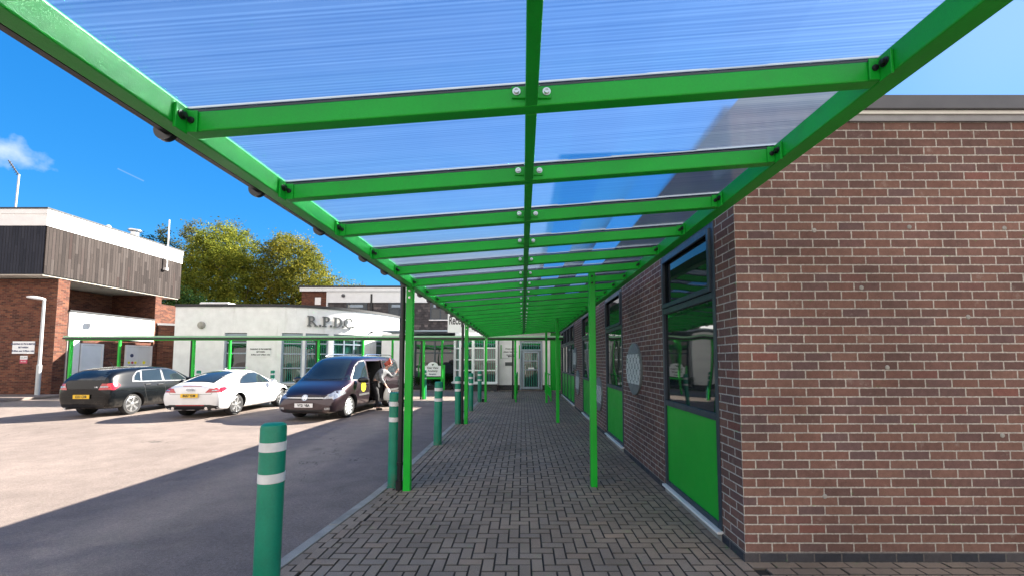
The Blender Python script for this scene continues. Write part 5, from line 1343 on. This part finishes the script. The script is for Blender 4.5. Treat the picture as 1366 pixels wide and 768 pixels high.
jt = {'pelvis': (J(-.16,-.02,.90), .135), 'waist': (J(-.08,.01,1.04), .125), 'chest': (J(.06,.06,1.24), .145), 'neckb': (J(.15,.10,1.38), .06), 'neck': (J(.19,.12,1.43), .052), 'headb': (J(.23,.14,1.49), .075), 'head': (J(.26,.15,1.56), .092), 'crown': (J(.27,.15,1.65), .06),
      'hipR': (J(-.15,-.12,.87), .095), 'kneeR': (J(-.02,-.14,.49), .062), 'ankR': (J(-.02,-.15,.10), .042), 'toeR': (J(.15,-.17,.045), .036),
      'hipL': (J(-.17,.09,.87), .095), 'kneeL': (J(-.14,.14,.50), .062), 'ankL': (J(-.30,.16,.36), .042), 'toeL': (J(-.16,.17,.38), .036),
      'shR': (J(.07,-.12,1.31), .072), 'elR': (J(.12,-.24,1.06), .05), 'wrR': (J(.27,-.26,.88), .032), 'haR': (J(.31,-.26,.83), .026),
      'shL': (J(.12,.24,1.30), .072), 'elL': (J(.28,.36,1.10), .05), 'wrL': (J(.40,.46,1.25), .032), 'haL': (J(.42,.49,1.31), .026)}
bn_ = [('pelvis','waist'),('waist','chest'),('chest','neckb'),('neckb','neck'),('neck','headb'),('headb','head'),('head','crown'),('pelvis','hipR'),('hipR','kneeR'),('kneeR','ankR'),('ankR','toeR'),('pelvis','hipL'),('hipL','kneeL'),('kneeL','ankL'),('ankL','toeL'),
       ('chest','shR'),('shR','elR'),('elR','wrR'),('wrR','haR'),('chest','shL'),('shL','elL'),('elL','wrL'),('wrL','haL')]
# fingers and thumb on each hand
for sd, (h, d, u) in {'R': (Vector(J(.31,-.26,.83)), Vector((.55,-.05,-.83)), Vector((.1,1,.05))), 'L': (Vector(J(.42,.49,1.31)), Vector((.3,.35,.88)), Vector((.85,-.5,-.1)))}.items():
    d.normalize(); u = (u - d*u.dot(d)).normalized(); nn = d.cross(u)
    for i, (o_, L) in enumerate(((-.027,.062),(-.009,.074),(.009,.070),(.027,.055))):
        b0 = h + d*.035 + u*o_; b1 = b0 + d*L*.55 + nn*.008; b2 = b1 + d*L*.38 + nn*.026
        for k, p_, r in (('a', b0, .0105), ('b', b1, .0095), ('c', b2, .008)): jt['f%s%d%s' % (sd, i, k)] = (tuple(p_), r)
        bn_ += [('ha'+sd, 'f%s%da' % (sd, i)), ('f%s%da' % (sd, i), 'f%s%db' % (sd, i)), ('f%s%db' % (sd, i), 'f%s%dc' % (sd, i))]
    t0 = h - u*.03 + nn*.008; t1 = t0 - u*.022 + d*.03 + nn*.02
    jt['t%sa' % sd] = (tuple(t0), .012); jt['t%sb' % sd] = (tuple(t1), .009); bn_ += [('wr'+sd, 't%sa' % sd), ('t%sa' % sd, 't%sb' % sd)]
skin_mesh('body', jt, bn_, MAT['skin'], pe_)
def sub(keys, grow_): return {k: (jt[k][0], jt[k][1] + grow_) for k in keys}
jk = sub(['chest','waist','pelvis','neckb','shR','elR','wrR','shL','elL','wrL'], .022)
skin_mesh('jacket', jk, [('pelvis','waist'),('waist','chest'),('chest','neckb'),('chest','shR'),('shR','elR'),('elR','wrR'),('chest','shL'),('shL','elL'),('elL','wrL')], MAT['jacket'], pe_)
tr_ = sub(['pelvis','hipR','kneeR','ankR','hipL','kneeL','ankL'], .014)
skin_mesh('trousers', tr_, [('pelvis','hipR'),('hipR','kneeR'),('kneeR','ankR'),('pelvis','hipL'),('hipL','kneeL'),('kneeL','ankL')], MAT['trouser'], pe_)
for sd in 'RL':
    a_ = Vector(jt['ank'+sd][0]); t_ = Vector(jt['toe'+sd][0])
    skin_mesh('shoe', {'a': (tuple(a_ + Vector((-.03,0,-.035))), .052), 'b': (tuple((a_+t_)/2 + Vector((0,0,-.015))), .05), 'c': (tuple(t_ + Vector((.02,0,-.002))), .042)}, [('a','b'),('b','c')], MAT['black'], pe_)
hp = Vector(jt['head'][0])
skin_mesh('hair', {'a': (tuple(hp + Vector((-.035,-.01,.065))), .098), 'b': (tuple(hp + Vector((-.075,-.015,-.02))), .082), 'c': (tuple(hp + Vector((-.085,-.02,-.12))), .055), 'd': (tuple(hp + Vector((.03,.0,.09))), .06)}, [('a','b'),('b','c'),('a','d')], MAT['hair'], pe_)
# face
fd = Vector((.86,.35,-.35)).normalized(); fs_ = fd.cross(Vector((0,0,1))).normalized(); fu = fs_.cross(fd)
fm = MB()
for sg in (1,-1):
    M = frame(fs_, fu, hp + fd*.088 + fs_*sg*.032 + fu*.005); fm.lathe([(.012,0),(.009,.005),(0,.007)], 10, M)
fm.build('eyes', MAT['ink'], pe_)
MB().tube([hp + fd*.085 + fu*.0, hp + fd*.112 - fu*.03, hp + fd*.09 - fu*.036], [.008,.014,.01], 8).build('nose', MAT['skin'], pe_, smooth=True)
MB().tube([hp + fd*.082 - fu*.062 - fs_*.025, hp + fd*.091 - fu*.06, hp + fd*.082 - fu*.062 + fs_*.025], [.004,.008,.004], 8).build('mouth', MAT['redsign'], pe_, smooth=True)
# white bag held in the lower hand
bg_ = Vector(J(.35,-.26,.77))
bag = MB(); ring = []
for i, (dz, a, b) in enumerate(((0,.03,.02),(-.06,.07,.05),(-.18,.12,.07),(-.32,.13,.08),(-.40,.11,.06),(-.42,.04,.03))):
    for k in range(14):
        q_ = 2*math.pi*k/14; ring.append(bg_ + Vector((a*math.cos(q_)*(1+.08*math.sin(5*q_)), b*math.sin(q_), dz)))
bag.add(ring, [(i*14+k, i*14+(k+1)%14, (i+1)*14+(k+1)%14, (i+1)*14+k) for i in range(5) for k in range(14)] + [list(range(14)), list(range(83,69,-1))])
bag.tube([bg_ + Vector((-.02,0,-.02)), bg_ + Vector((-.03,0,.06)), bg_ + Vector((.02,0,-.02))], .008, 6)
tag(bag.build('carrier_bag', MAT['bag'], None, smooth=True), 'white carrier bag held by the person beside the van door', 'bag')
